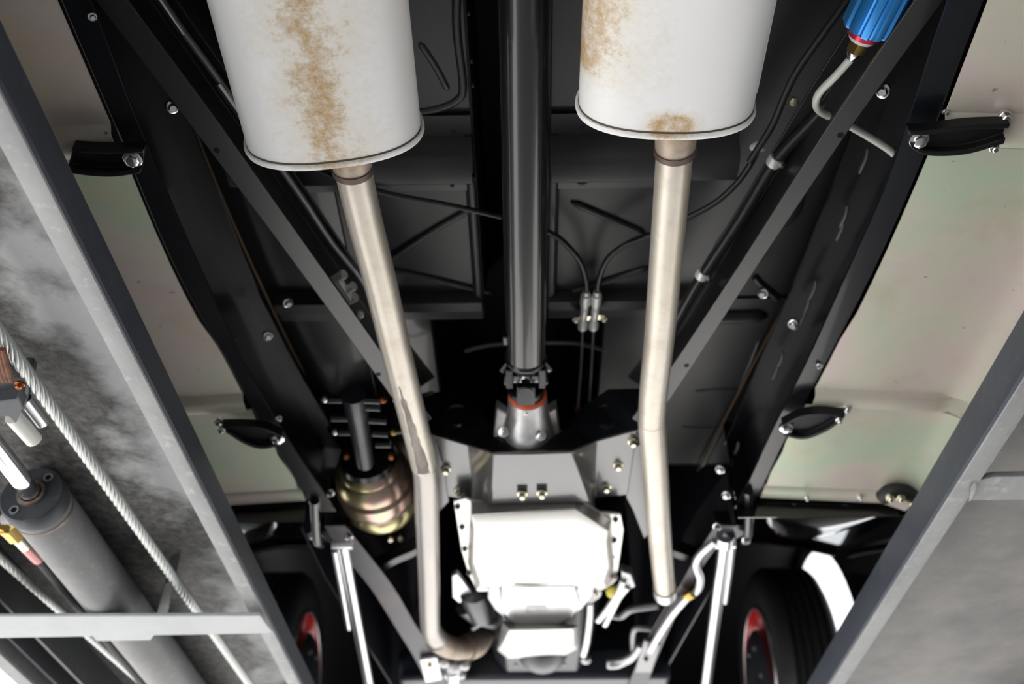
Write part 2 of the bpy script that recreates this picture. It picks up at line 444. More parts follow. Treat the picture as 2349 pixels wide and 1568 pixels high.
# hydraulic cylinder
HC = .712
XC = at(80, 1142, HC).x
yg = at(80, 1142, HC).y
cy = thing('hydraulic_cylinder', V(XC, yg, HC - .045), 'grey painted hydraulic cylinder with bright rod under the left runway', 'hydraulic cylinder')
MB().lathe(V(XC, yg + .012, HC), (0, 1, 0), [(0, .0405), (.004, .0420), (1.9, .0420), (1.904, .038)], 40).build('barrel', M['barrel'], cy)
gl = MB().lathe(V(XC, yg - .012, HC), (0, 1, 0), [(0, .0420), (.003, .0445), (.024, .0445), (.026, .0425), (.030, .0425)], 40).build('gland', M['gland'], cy)
ring = MB()
ring.lathe(V(XC, yg - .0165, HC), (0, 1, 0), [(0, .0150), (.0, .0195), (.006, .0205), (.006, .0150)], 28, False)
ring.build('wiper_ring', M['ring_rust'], gl, label='rust coloured wiper ring')
for a_ in (math.radians(58), math.radians(238)):
    MB().lathe(V(XC + .0305*math.cos(a_), yg - .0135, HC + .0305*math.sin(a_)), (0, 1, 0), [(0, .0042), (0, .0068), (.003, .0070), (.003, .0042)], 14, False).build('spanner_hole', M['barrel'], gl)
    MB().lathe(V(XC + .0305*math.cos(a_), yg - .0128, HC + .0305*math.sin(a_)), (0, 1, 0), [(0, .0042), (.004, .0042)], 12).build('hole_plug', M['deepblack'], gl)
MB().tube([V(XC, yg - 1.3, HC), V(XC, yg - .008, HC)], .0138, 24).build('piston_rod', M['chrome'], cy, label='polished steel piston rod')
MB().tube([V(XC, yg + .028, HC), V(XC, yg + .034, HC)], .0428, 40).build('weld_ring', M['ring_rust'], cy)

# hydraulic hose with brass elbow
hs = thing('hydraulic_hose', at(40, 1230, .70), 'hydraulic hose with yellow brass elbow fitting beside the cylinder', 'hose')
pts = [at(u, v, h) for u, v, h in ((-40, 1190, .705), (8, 1203, .703), (22, 1215, .701))]
MB().tube(pts, .0125, 6).build('elbow', M['brass'], hs)
MB().tube([at(14, 1187, .703), at(30, 1195, .708)], .0105, 6).build('nipple', M['zinc'], hs)
MB().tube([at(14, 1208, .700), at(38, 1232, .701)], .0120, 6).build('hex_nut', M['brass'], hs, smooth=20)
MB().tube([at(34, 1228, .701), at(62, 1257, .701)], .0088, 16).build('collar', M['yzinc'], hs)
MB().tube([at(60, 1254, .701), at(88, 1282, .701)], .0092, 16).build('ferrule', M['pinkmetal'], hs, label='pink hose ferrule')
MB().tube([at(86, 1279, .702)] + [V(at(88, 1282, .702).x, y, .702) for y in (1.6, 2.2, 3.5)], .0075, 12).build('hose', M['rubber'], hs)

# wire ropes
def rope(a, b, r, label, name='steel_cable', pitch=.085, strands=6, m=None):
    a, b = Vector(a), Vector(b); L = (b - a).length; ax = (b - a).normalized()
    e = ax.cross(Vector((0, 0, 1))).normalized(); f = ax.cross(e)
    n = int(L / pitch * 12); mb = MB()
    for k in range(strands):
        pts = []
        for i in range(n + 1):
            t = i / n; an = 2*PI*(k/strands + L*t/pitch)
            pts.append(a + ax*L*t + (e*math.cos(an) + f*math.sin(an))*r*.62)
        mb.tube(pts, r*.40, 6)
    mb.tube([a, b], r*.45, 6)
    o = mb.build(name, m or M['cable'], smooth=80)
    return tag(o, label, 'cable', 'wire ropes under the left runway')
def line_y(p, q, y0, y1):
    d = (q - p) / (q.y - p.y); return p + d*(y0 - p.y), p + d*(y1 - p.y)
rope(*line_y(at(215, 1068, .707), at(452, 1400, .707), .35, 3.6), .0083, 'thick bright wire rope running beside the inner edge of the left runway')
rope(*line_y(at(12, 1290, .715), at(140, 1402, .715), .9, 3.6), .0072, 'thin dull wire rope near the outer edge of the left runway')

# cable anchor (black clevis) at the left frame edge
an = thing('cable_clevis', at(30, 930, .70), 'black steel cable clevis with rusty rope end at the left edge', 'clevis')
def pp(pts, h, th): return MB().prism([at(u, v, h) for u, v in pts], (0, 0, th))
pp([(-30, 925), (38, 915), (42, 908), (52, 936), (36, 972), (20, 956), (-30, 950)], .684, .022).build('fork', M['gland'], an, bevel=.003)
pp([(-30, 868), (62, 862), (70, 876), (62, 918), (50, 955), (40, 915), (-30, 930)], .700, .03).build('yoke', M['liftdark'], an, bevel=.004)
MB().tube([at(56, 912, .722), at(98, 968, .722)], .0090, 14).build('threaded_rod', M['silver'], an)
MB().tube([at(30, 955, .700), at(78, 1008, .700)], .0105, 14).build('threaded_rod', M['cream'], an)
rp = MB()
for k in range(4):
    rp.tube([at(-20 + 9*k, 800, .693), at(-8 + 9*k, 850, .690), at(2 + 8*k, 874, .692)], .0034, 8)
rp.build('rope_end', M['rustbrown'], an, label='rusty brown frayed rope end')
MB().bolt(at(46, 880, .700), (0, 0, -1), .006).build('pin', M['copper'], an)

# ================================================================== CAR FRAME
XM = -.015
fr = thing('chassis', V(XM, .9, .93), 'black painted car chassis frame with side rails and diagonal braces', 'chassis')
HR, HW = .93, .145
def interp_edges(out_px, in_px, h, ys, ext=True):
    A = poly_at(out_px, h); B = poly_at(in_px, h)
    a0 = Vector((A[0].x, -.5, A[0].z)); b0 = Vector((B[0].x, -.5, B[0].z))
    if ext: A = [a0] + A; B = [b0] + B
    return by_y(A, ys), by_y(B, ys)
railL_o = [(135,0),(265,300),(360,534),(422,667),(531,851),(596,977),(636,1037),(720,1177),(752,1222)]
railL_i = [(205,0),(320,293),(422,534),(562,840),(647,987),(737,1122),(790,1205)]
railR_o = [(2260,0),(2119,371),(2019,600),(1875,879),(1804,1008),(1735,1154),(1700,1222)]
railR_i = [(2175,0),(2032,429),(1954,600),(1849,834),(1762,1004),(1716,1110),(1660,1205)]
RAIL_E = {}; RAIL_Y = []
def rail(o_px, i_px, s):
    y0 = -.5; y1 = 1.66
    ys = [lerp(y0, y1, k/40) for k in range(41)]
    A, B = interp_edges(o_px, i_px, HR, ys)
    A = [a.lerp((A[max(i-1,0)] + A[min(i+1,40)])/2, .5) for i, a in enumerate(A)]
    B = [a.lerp((B[max(i-1,0)] + B[min(i+1,40)])/2, .5) for i, a in enumerate(B)]
    RAIL_E[s] = A; RAIL_Y[:] = ys
    t = .004; R = []
    for a, b in zip(A, B):
        d = (b - a).normalized(); z = Vector((0, 0, 1))
        R.append([a + z*.004, a + d*.004, b - d*.001, b + z*.002, b + z*t, a + d*t + z*t, a + d*t + z*(HW - t), b + z*(HW - t), b + z*HW, a + z*HW])
    return MB().rings(R, True, True).build('side_rail', M['frame'], fr, smooth=35, label=('left' if s < 0 else 'right') + ' side rail')
rlL = rail(railL_o, railL_i, -1); rlR = rail(railR_o, railR_i, 1)
# front horns of the rails, narrowing forward
hornL_o = [(742,1205),(790,1275),(852,1352),(915,1452),(952,1512),(985,1580)]
hornL_i = [(790,1205),(845,1272),(905,1350),(958,1440),(1000,1500),(1040,1580)]
hornR_o = [(1690,1205),(1632,1272),(1584,1347),(1545,1425),(1507,1511),(1482,1580)]
hornR_i = [(1640,1205),(1588,1290),(1552,1354),(1507,1425),(1470,1500),(1438,1580)]
for o_px, i_px in ((hornL_o, hornL_i), (hornR_o, hornR_i)):
    A = resample(cr(poly_at(o_px, HR), 5), 20); B = resample(cr(poly_at(i_px, HR), 5), 20)
    R = []
    for a, b in zip(A, B):
        z = Vector((0, 0, 1)); d = (b - a).normalized()
        R.append([a, b, b + z*.004, a + d*.004 + z*.004, a + d*.004 + z*.12, a + z*.12])
    MB().rings(R, True, True).build('front_rail', M['purplesteel'], fr, smooth=35, bevel=.0012)
# diagonals
def diag(o_px, i_px, h=.955):
    A = poly_at(o_px, h); B = poly_at(i_px, h)
    A = resample(A, 24); B = resample(B, 24); R = []
    for a, b in zip(A, B):
        z = Vector((0, 0, 1)); d = (b - a).normalized(); t = .004
        R.append([a + d*.001, b, b + z*t, a + d*t + z*t, a + d*t + z*.086, b + z*.086, b + z*.09, a + z*.09, a + z*.001])
    return MB().rings(R, True, True).build('diagonal_brace', M['satin'], fr, smooth=35, bevel=.001)
dgL = diag([(160,-76),(218,0),(420,266),(623,534),(760,720),(894,905),(952,985)], [(235,-76),(293,0),(490,266),(681,534),(826,738),(925,880),(990,960)])
dgR = diag([(2222,-76),(2166,0),(1957,286),(1745,600),(1590,838),(1490,985)], [(2150,-76),(2099,0),(1900,290),(1701,600),(1545,835),(1450,960)])
def hole(u, v, h, r, par):
    MB().lathe(at(u, v, h) + Vector((0,0,-.0006)), (0, 0, 1), [(0, r), (.003, r)], 14).build('rivet_hole', M['deepblack'], par)
for u, v in ((497, 345), (868, 858)): hole(u, v, .955, .004, dgL)
for u, v in ((1928, 310), (1575, 838)): hole(u, v, .955, .004, dgR)
# weld beads on the inside of the right web, sealer line on both sides
for u, v in ((1982, 372), (1936, 500), (1928, 530), (1865, 668), (1850, 705), (1840, 730), (1790, 828), (1778, 855), (1690, 1030)):
    p = atX(u, v, .462)
    p = at(u, v, 1.03); p.x = min(p.x, .466)
    MB().tube(cr([p + Vector((0, -.022, .003)), p + Vector((.001, -.008, 0)), p + Vector((0, .008, .001)), p + Vector((0, .022, .003))], 3), [.0015] + [.003]*8 + [.0015], 8).build('weld_bead', M['weldgrey'], rlR)
def bolt_on(par, u, v, h, n=(0, 0, -1), r=.009, m='zinc', name='bolt', hh=.008):
    return MB().bolt(at(u, v, h), n, r, hh).build(name, M[m], par)
for u, v, h in ((395, 245, 1.0), (660, 694, 1.06), (614, 770, 1.02), (212, 38, .93), (640, 958, .93)):
    bolt_on(rlL, u, v, h, (.5, -.3, -1), .0085 if v not in (38, 958) else .005)
for u, v, h in ((2026, 208, 1.0), (1750, 672, 1.07), (1820, 743, 1.02), (1652, 1076, 1.0), (1693, 1110, .98), (1666, 1135, .97), (1880, 838, .929)):
    bolt_on(rlR, u, v, h, (-.5, -.3, -1), .0095 if v != 838 else .005, 'zinc')
# brace between horns and engine mounts
for px in ([(842, 1326), (900, 1290), (950, 1268), (1000, 1235)], [(1606, 1298), (1585, 1284), (1552, 1272), (1520, 1262)]):
    pts = cr(poly_at(px, .95), 4)
    MB().strip([p + Vector((0, -.014, 0)) for p in pts], [p + Vector((0, .016, 0)) for p in pts], (0, 0, .03)).build('mount_brace', M['satin'], fr, bevel=.002)

# sill sealer lines (brown) live on the floor pan
# ================================================================== RUNNING BOARDS
def board(s):
    L = s < 0
    X = lambda o: XM + s*o
    rb = thing('running_board', V(X(.6), .8, .88), ('left' if L else 'right') + ' plated running board seen from below, pale yellow zinc with faint rainbow sheen', 'running board', 'running boards outside the frame')
    def hh(o):            # underside height: falls gently to the outer fold, then the lip
        return .932 - .014*(o - .45)/.225 if o <= .675 else .918 - (o - .675)*.62
    yf = 1.60; cols = [None, .50, .56, .62, .665, .69, .74, .80, .83]
    def inner(y):
        i = min(range(len(RAIL_Y)), key=lambda k: abs(RAIL_Y[k] - y)); return s*((RAIL_E[s][i].x) - XM) + .003
    spans = [(-.5, .735), (.785, 1.275), (1.318, yf)]
    for y0, y1 in spans:
        G = []
        for k in range(9):
            y = lerp(y0, y1, k/8); row = []
            for o in cols:
                o = inner(y) if o is None else max(o, inner(y) + .001)
                row.append(V(X(o), y, hh(o) + .0025*math.sin(PI*k/8)*math.sin(PI*max(0, min(1, (o-.48)/.2)))))
            G.append(row)
        MB().grid(G, (0, 0, .002)).build('board_panel', M['plate'], rb, smooth=50)
    # transverse hat ribs
    for yr in (.76, 1.297):
        R = []
        for o in (inner(yr), .515, .58, .66):
            h = hh(o); R.append([V(X(o), yr + dy, h + dh) for dy, dh in ((-.028, .001), (-.024, -.001), (-.016, -.010), (.004, -.011), (.014, -.008), (.022, -.001), (.026, .001))])
        o_ = .685; R.append([V(X(o_), yr + dy*1.0, hh(o_) + .003) for dy in (-.028, -.024, -.016, .004, .014, .022, .026)])
        for o2 in (.75, .835): R.append([V(X(o2), yr + dy, hh(o2) + .001) for dy in (-.028, -.024, -.016, .004, .014, .022, .026)])
        MB().grid(R, (0, 0, .002)).build('cross_rib', M['plate'], rb, smooth=50)
    R = [[V(X(o), yf + dy, hh(o) + dh) for dy, dh in ((-.03, .001), (-.026, -.003), (.0, -.004), (.012, -.001), (.014, .012))] for o in (inner(yf), .5, .58, .66, .70)]
    MB().grid(R, (0, 0, .002)).build('front_flange', M['plate'], rb, smooth=50)
    return rb
BL = board(-1); BR = board(1)
for u, v in ((1850, 1140), (1972, 1140)): bolt_on(BR, u, v, .915, r=.005)
for u, v, h in ((2305, 268, .915), (1943, 935, .918), (2168, 255, .93)): bolt_on(BR, u, v, h, (0, -.3, -1), .0075 if u != 2168 else .004)
for u, v, h in ((502, 966, .916), (248, 300, .93)): bolt_on(BL, u, v, h, (0, -.3, -1), .0075 if u == 502 else .004)

def bracket(top_px, bot_px, bolt_px, s, label, tip_bolt=None):
    """cast arm from the rail flange out to the board: a deep trough with a lower edge"""
    h = .900
    A = resample(cr([at(u, v, h) for u, v in top_px], 6), 14); B = resample(cr([at(u, v, h - .004) for u, v in bot_px], 6), 14)
    b = thing('board_bracket', at(*bolt_px, .93), label, 'bracket', 'running board brackets')
    R = []
    for i, (a, c) in enumerate(zip(A, B)):
        z = Vector((0, 0, 1)); d = (c - a).normalized()
        R.append([a, a + d*.006, a + d*.007 + z*.009, c - d*.008 + z*.009, c - d*.007 - z*.0, c, c + z*.015, a + z*.015])
    MB().rings(R, True, True).build('arm', M['boardblack'], b, smooth=40, bevel=.0012)
    MB().bolt(at(*bolt_px, .902), (0, -.1, -1), .0115, .009).build('bolt', M['zinc'], b)
    if tip_bolt: MB().bolt(at(*tip_bolt, .900), (0, -.2, -1), .006).build('bolt', M['zinc'], b)
    return b
bracket([(2085,300),(2125,300),(2220,288),(2318,284)], [(2090,340),(2130,358),(2215,355),(2304,330)], (2108,320), 1, 'black curved bracket under the right running board, upper of the two on that side', (2280, 338))
bracket([(1795,975),(1835,955),(1880,948),(1940,953)], [(1798,1000),(1845,1008),(1895,990),(1930,966)], (1804,980), 1, 'black curved bracket under the right running board, lower of the two on that side', (1925, 962))
bracket([(330,342),(270,343),(215,343),(165,340)], [(322,398),(262,406),(205,404),(150,396)], (305,364), -1, 'black curved bracket under the left running board, upper of the two on that side')
bracket([(646,1000),(606,982),(560,978),(508,978)], [(642,1022),(600,1030),(560,1018),(518,992)], (637,1005), -1, 'black curved bracket under the left running board, lower of the two on that side', (508, 984))

# ================================================================== FLOOR PAN
HF = 1.11
fp = thing('floor_pan', V(XM, .8, HF), 'satin black car floor pan with pressed beads above the exhaust', 'floor pan')
TL, TR = -.072, .036                      # tunnel sides
pan_spans = [(-.5, .86), (.86, 1.26), (1.26, 1.78)]
for i, (y0, y1) in enumerate(pan_spans):
    for x0, x1, m_ in ((-.66, -.285, 'frame'), (-.284, TL if i < 2 else -.165, 'floorpan' if i < 2 else 'frame'), (TR if i < 2 else .135, .63, 'floorpan')):
        MB().box(x0, x1, y0, y1 - .002, HF + .004*(i % 2), HF + .012).build('floor_panel', M[m_], fp, smooth=0, bevel=.001)
t = MB()
for x in (TL, TR): t.box(x - .002, x + .002, -.5, 1.3, HF - .004, HF + .22)
t.box(TL, TR, -.5, 1.3, HF + .218, HF + .222)
t.build('tunnel', M['deepblack'], fp, smooth=0)
for s, x in ((-1, TL), (1, TR)):         # tunnel flanges
    R = [[V(x + s*o, y, h) for o, h in ((0, HF - .006), (.004, HF - .010), (.012, HF - .008), (.016, HF + .002))] for y in (.90, 1.0, 1.1, 1.27)]
    MB().grid(R, (0, 0, .002)).build('tunnel_flange', M['floorpan'], fp, smooth=60)
hump = MB()
R = []
for k in range(13):                       # bell shaped hump over the gearbox
    a_ = PI * k / 12; R.append([V(XM - .15*math.cos(a_), y, HF + .02 + .2*math.sin(a_)) for y in (1.26, 1.5, 1.78)])
hump.grid(R, (0, 0, .003)); hump.build('gearbox_hump', M['deepblack'], fp, smooth=60)
R = [[V(XM - .15*math.cos(PI*k/12), 1.262, HF + .02 + .2*math.sin(PI*k/12)) , V(XM - .058*math.cos(PI*k/12), 1.262, HF + .02 + .1*math.sin(PI*k/12))] for k in range(13)]
MB().grid(R, (0, .003, 0)).build('hump_face', M['deepblack'], fp)
# cross brace (hat section) and flanges
for x0, x1 in ((-.42, TL - .002), (TR + .002, .30)):
    R = []
    for x in (x0, (x0+x1)/2, x1):
        R.append([V(x, y, h) for y, h in ((.868, HF - .003), (.900, HF - .006), (.902, HF - .010), (.912, HF - .036), (.925, HF - .045), (.955, HF - .045), (.966, HF - .034), (.970, HF - .006), (1.005, HF - .004))])
    MB().grid(R, (0, 0, .0015)).build('cross_brace', M['floorpan'], fp, smooth=35)
    R = [[V(x, y, h) for y, h in ((1.235, HF + .004), (1.243, HF - .018), (1.262, HF - .020), (1.275, HF - .006), (1.30, HF - .004))] for x in (x0, x1)]
    MB().grid(R, (0, 0, .0015)).build('front_brace', M['floorpan'], fp, smooth=35)
for u, v in ((1075, 412), (1336, 412)):
    MB().lathe(at(u, v, HF - .012), (0, 0, 1), [(0, .010), (.004, .010)], 16).build('drain_hole', M['deepblack'], fp)
for u, v in ((1037, 425), (1040, 300), (1075, 30), (1082, 140), (1085, 195), (1335, 290)):
    MB().ball(at(u, v, HF - .004), .0035, 10, 6).build('rivet', M['floorpan'], fp)
def bead(px, r=.006, h=HF + .0035, name='pressed_bead', m='floorpan', flat=.6, n=8):
    pts = cr([at(u, v, h) for u, v in px], 6)
    mb = MB().tube(pts, [r*.4] + [r]*(len(pts)-2) + [r*.4], 10)
    return mb.build(name, M[m], fp, smooth=80)
bead([(1050,-80),(1048,60),(1062,190),(1050,225),(1005,246),(930,258)], .007)
bead([(960,90),(1000,150),(1030,208)], .006)
bead([(880,600),(980,535),(1095,470)], .006); bead([(880,615),(1000,640),(1130,672)], .006)
bead([(1310,462),(1400,500),(1480,535)], .006); bead([(1300,672),(1400,640),(1490,612)], .006)
bead([(1065,806),(1100,796),(1150,789),(1260,786),(1330,788),(1400,806)], .004, m='weldgrey')
for px in ([(1750,430),(1745,500)],): bead(px, .02)
bead([(1590,895),(1640,890),(1700,889)], .006); bead([(1560,975),(1600,978),(1660,977)], .006)
bead([(1745,770),(1700,880),(1650,990),(1610,1070)], .006)
bead([(1560,712),(1640,722),(1760,720)], .016); bead([(1730,632),(1745,650),(1790,690)], .006)
# oval access plates, right side
for u, v, rx, ry in ((1685, 590, .032, .055), (1800, 470, .03, .05)):
    c = at(u, v, HF - .004); R = []
    for k, (f, dh) in enumerate(((1.0, .004), (.98, 0), (.86, -.002), (.001, -.002))):
        R.append([c + Vector((math.cos(2*PI*i/24)*rx*f, math.sin(2*PI*i/24)*ry*f, dh)) for i in range(24)])
    MB().rings(R, True, False).build('access_plate', M['satin'], fp, smooth=50)
# brown sealer line along each sill
for px in ([(395,130),(455,320),(545,534),(640,740),(700,860)], [(1975,320),(1925,470),(1849,600),(1790,720),(1720,850),(1600,1080)]):
    bead(px, .0028, HF - .008, 'seam_sealer', 'seam')

# ================================================================== MUFFLERS
def muffler(cx, yf, hc, a, b, rollz, roll, key, label, neck_px):
    o = V(cx, yf, hc)
    mf = thing('muffler', o, label, 'muffler', 'pair of mufflers')
    def ring(y, k, n=48):
        pts = []
        for i in range(n):
            t = 2*PI*i/n; ct, st = math.cos(t), math.sin(t)
            x = a*k*math.copysign(abs(ct)**.82, ct); z = b*k*math.copysign(abs(st)**.82, st)
            x, z = x*math.cos(roll) - z*math.sin(roll), x*math.sin(roll) + z*math.cos(roll)
            pts.append(V(cx + x + rollz*(y - yf), y + 0*x, hc + z))
        return pts
    MB().rings([ring(y, 1.0) for y in (yf - .55, yf - .3, yf - .1, yf - .0065)], True, True).build('shell', M['muf' + key], mf, smooth=50)
    sm = MB(); sm.rings([ring(yf - .0065, 1.0), ring(yf - .0058, 1.03), ring(yf - .002, 1.04), ring(yf + .001, 1.03), ring(yf + .001, .97), ring(yf - .004, .93), ring(yf - .004, .2)], True, True)
    sm.build('end_seam', M['muf' + key], mf, smooth=60)
    MB().rings([ring(yf - .0088, 1.002), ring(yf - .0062, 1.008)], True, False).build('seam_groove', M['groove'], mf, smooth=60)
    if key == 'R':
        q = [V(cx + a*1.0, y, hc - .004) for y in (yf - .55, yf - .02)]
        MB().tube(q, .0028, 8).build('lock_seam', M['muf' + key], mf)
    n0, n1, r0 = neck_px
    nk = MB().tube([Vector((n0.x, yf - .01, n0.z)), n0.lerp(n1, .5), n1], [r0*1.08, r0*1.04, r0], 28)
    nk.build('outlet_neck', M['neck'], mf, smooth=60)
    return mf
HP = .905
pipeL = [(806,372),(835,500),(873,650),(903,780),(930,890),(962,1020),(975,1082)]
pipeR = [(1550,318),(1541,430),(1524,640),(1512,780),(1500,890),(1495,965)]
nL0, nL1 = at(806, 345, HP), at(808, 386, HP)
nR0, nR1 = at(1551, 285, HP), at(1549, 343, HP)
muffler(-.2195, .742, .915, .1005, .057, -.01, math.radians(9), 'L', 'left white steel muffler with a brown rust streak down its middle', (nL0, nL1, .0232))
muffler(.1595, .708, .915, .0975, .057, .0, math.radians(-3), 'R', 'right white steel muffler with rust along its left side', (nR0, nR1, .0232))

# exhaust pipes
ep = thing('exhaust_pipe', at(900, 780, HP - .03), 'left exhaust pipe, stained steel, bent at the bottom towards the engine', 'exhaust pipe', 'pair of exhaust pipes')
P1 = cr([at(u, v, HP) for u, v in pipeL[:-1]], 5) ; P2 = [at(u, v, HP) for u, v in pipeL[-2:]]
RP = .0222
MB().tube(P1 + [at(972, 1066, HP)], RP, 28).build('rear_section', M['pipe'], ep, smooth=80)
fs = cr([at(972, 1064, HP), at(977, 1092, HP), at(980, 1200, HP), at(984, 1320, HP + .002), at(986, 1410, HP + .004), at(990, 1446, HP + .006), at(1008, 1472, HP + .010)], 5)
MB().tube(fs, [RP]*26 + [RP*1.08]*(len(fs) - 26), 28).build('front_section', M['pipe_grey'], ep, smooth=80)
el = cr([at(1000, 1466, HP + .008), at(1022, 1480, HP + .012), at(1050, 1487, HP + .018), at(1076, 1484, HP + .03)], 5)
MB().tube(el, RP*1.16, 28).build('elbow', M['neck'], ep, smooth=80)
el = cr([at(1070, 1485, HP + .028), at(1090, 1476, HP + .045), at(1104, 1456, HP + .08), at(1112, 1425, HP + .13)], 6)
MB().tube(el, RP*1.42, 28).build('flare', M['neck'], ep, smooth=80)
MB().tube([at(808, 380, HP), at(810, 392, HP)], RP*1.13, 28).build('weld_ring', M['bead'], ep)
# soot patch: flattened dent strip along the pipe, raised scale
sp = resample(cr([at(u, v, HP) for u, v in ((922, 860), (936, 915), (962, 1020), (971, 1062))], 6), 20)
R = []; rj = random.Random(3)
for i, p in enumerate(sp):
    t = i/19; w_ = (.12 + .36*t)*min(1, t*5 + .12); c_ = -.10 + .22*t
    l_, r_ = c_ - w_ + rj.uniform(-.06, .06), c_ + w_ + rj.uniform(-.06, .06)
    R.append([p + Vector((math.sin(a_)*RP*1.012, 0, -math.cos(a_)*RP*1.012)) for a_ in [lerp(l_, r_, k/6) for k in range(7)]])
MB().grid(R, (0, 0, .0006)).build('soot_scale', M['soot'], ep, smooth=80, label='dark sooty scale')
ep2 = thing('exhaust_pipe', at(1510, 780, HP - .03), 'right exhaust pipe, stained steel, ending open in front of the gearbox', 'exhaust pipe', 'pair of exhaust pipes')
MB().tube(cr([at(u, v, HP) for u, v in pipeR], 5) + [at(1495, 968, HP)], RP*.98, 28).build('rear_section', M['pipe'], ep2, smooth=80)
fs = cr([at(1495, 962, HP), at(1497, 990, HP), at(1505, 1100, HP), at(1513, 1220, HP + .002), at(1521, 1310, HP + .006), at(1525, 1350, HP + .012)], 5)
MB().tube(fs, RP, 28).build('front_section', M['pipe'], ep2, smooth=80)
MB().tube([at(1524.6, 1346, HP + .011), at(1526, 1362, HP + .015)], RP*1.1, 28, False).build('end_collar', M['alu'], ep2, smooth=60)
MB().tube([at(1549, 337, HP), at(1549, 349, HP)], RP*1.13, 28).build('weld_ring', M['bead'], ep2)

# ================================================================== DRIVE SHAFT
ds = thing('drive_shaft', at(1206, 700, .95), 'glossy black drive shaft running down the centre tunnel', 'drive shaft')
S0, S1 = at(1203, 0, 1.03), at(1206, 815, .975)
dS = (S1 - S0).normalized()
MB().tube([S0 - dS*.6, S1], .0310, 40).build('shaft_tube', M['shaft'], ds, smooth=60)
E = S1
MB().lathe(E, dS, [(-.002, .0312), (.003, .034), (.006, .0335), (.014, .029), (.022, .024)], 32).build('weld_yoke', M['frame'], ds)
ex = Vector((1, 0, 0)); ez = dS.cross(ex).normalized()
for s in (-1, 1):
    c = E + dS*.04 + ex*s*.026; yk = MB()
    yk.obox(c, ex*.006, dS*.022, ez*.016)
    yk.lathe(E + dS*.052 + ex*s*.020, ex*s, [(0, .0135), (.014, .0135), (.016, .011)], 18)
    yk.build('yoke_ear', M['frame'], ds, bevel=.003)

J = E + dS*.052
cj = MB().tube([J - ex*.03, J + ex*.03], .0095, 16).tube([J - ez*.03, J + ez*.03], .0095, 16).ball(J, .014)
cj.build('universal_joint', M['silver'], ds)
sy = MB()
sy.lathe(J + dS*.02, dS, [(0, .030), (.012, .030), (.016, .021)], 28)
syo = sy.build('slip_yoke', M['frame'], ds, bevel=.002)
for s in (-1, 1):
    sy = MB()
    sy.obox(J + dS*.010 + ez*s*.027, ez*.006, dS*.022, ex*.015)
    sy.lathe(J + ez*s*.022, ez*s, [(0, .0135), (.012, .0135)], 18)
    sy.build('yoke_ear', M['frame'], syo, bevel=.002)
MB().tube([J + dS*.03, J + dS*.15], .0165, 28).build('yoke_sleeve', M['brass'], ds, label='bronze coloured sleeve')
# bolts of the flange straps
for dx in (-.03, .03):
    MB().tube([E + ex*dx + dS*.02 - ez*.0, E + ex*dx + dS*.02 + Vector((dx*.3, .004, -.012))], .004, 8).build('strap_bolt', M['silver'], ds)
MB().obox(E + Vector((-.031, -.045, .0)), Vector((.004, 0, 0)), Vector((0, .010, 0)), Vector((0, 0, .008))).build('balance_weight', M['frame'], ds, bevel=.002)

# ================================================================== TRANSMISSION
ring_c = at(1210, 905, .965)
tr = thing('transmission', V(ring_c.x, 1.5, .88), 'bare aluminium automatic transmission with a shallow pan and orange tail seal', 'transmission')
AX = Vector((0.0, 1, -.10)).normalized()
MB().lathe(ring_c, AX, [(0, .0215), (-.004, .0225), (-.006, .0285), (-.002, .0315), (.004, .0312), (.004, .0215)], 36, False).build('output_seal', M['orange'], tr)
th = MB().lathe(ring_c + AX*.003, AX, [(0, .0225), (0, .0318), (.03, .0335), (.055, .038), (.09, .045), (.12, .046), (.14, .046)], 40, False)
tho = th.build('tail_housing', M['alu_dull'], tr)
for dx in (-.048, .044):
    q = ring_c + Vector((dx, .055, -.002)); rb_ = MB()
    rb_.prism([q + Vector((-.005 if dx < 0 else .005, 0, .016)), q + Vector((0.014 if dx < 0 else -.014, -.006, -.004)), q + Vector((.018 if dx < 0 else -.018, .05, -.022)), q + Vector((-.012 if dx < 0 else .012, .06, -.012))], (0, 0, .02))
    rb_.build('rib', M['alu_dull'], tho, bevel=.003)
for u, v in ((1155, 990), (1240, 998)):
    MB().bolt(at(u, v, .925), (0, -.7, -.7), .009).build('bolt', M['zinc'], tr)
MB().ball(at(1206, 946, .935), .005).build('drain_plug', M['zinc'], tr)
# main case and pan
MB().rings([[V(ring_c.x + .135*math.cos(a_)*k, y, 1.00 + (.062 if math.sin(a_) < 0 else .12)*math.sin(a_)*k) for a_ in [2*PI*i/24 for i in range(24)]] for y, k in ((1.60, .8), (1.63, .95), (1.9, 1.0), (2.02, 1.0))], True, True).build('gear_case', M['alu_dull'], tr)
HPAN, HFL = .880, .925
bot = [(1088,1222),(1385,1218),(1402,1262),(1390,1338),(1098,1340),(1082,1280)]
top = [(1076,1178),(1130,1165),(1316,1160),(1318,1163),(1398,1215),(1412,1330),(1400,1352),(1090,1352),(1078,1335)]
pn = MB()
t_ = poly_at([(1078,1150),(1322,1142),(1404,1192),(1409,1300),(1393,1349),(1092,1350),(1072,1290)], HFL)
o_ = poly_at([(1082,1180),(1319,1166),(1396,1216),(1402,1300),(1389,1341),(1098,1342),(1080,1290)], HPAN + .010)
b_ = poly_at([(1090,1216),(1322,1214),(1388,1244),(1394,1300),(1382,1335),(1104,1336),(1088,1290)], HPAN)
cen = sum(b_, Vector())/7
pn.rings([t_, o_, [lerp(x, y, .12) - Vector((0, 0, .0015)) for x, y in zip(o_, b_)], b_, [lerp(y, cen, .5) for y in b_], [lerp(y, cen, .95) for y in b_]], True, True)
pano = pn.build('fluid_pan', M['pan'], tr, smooth=30, bevel=.002, label='shallow bright fluid pan')
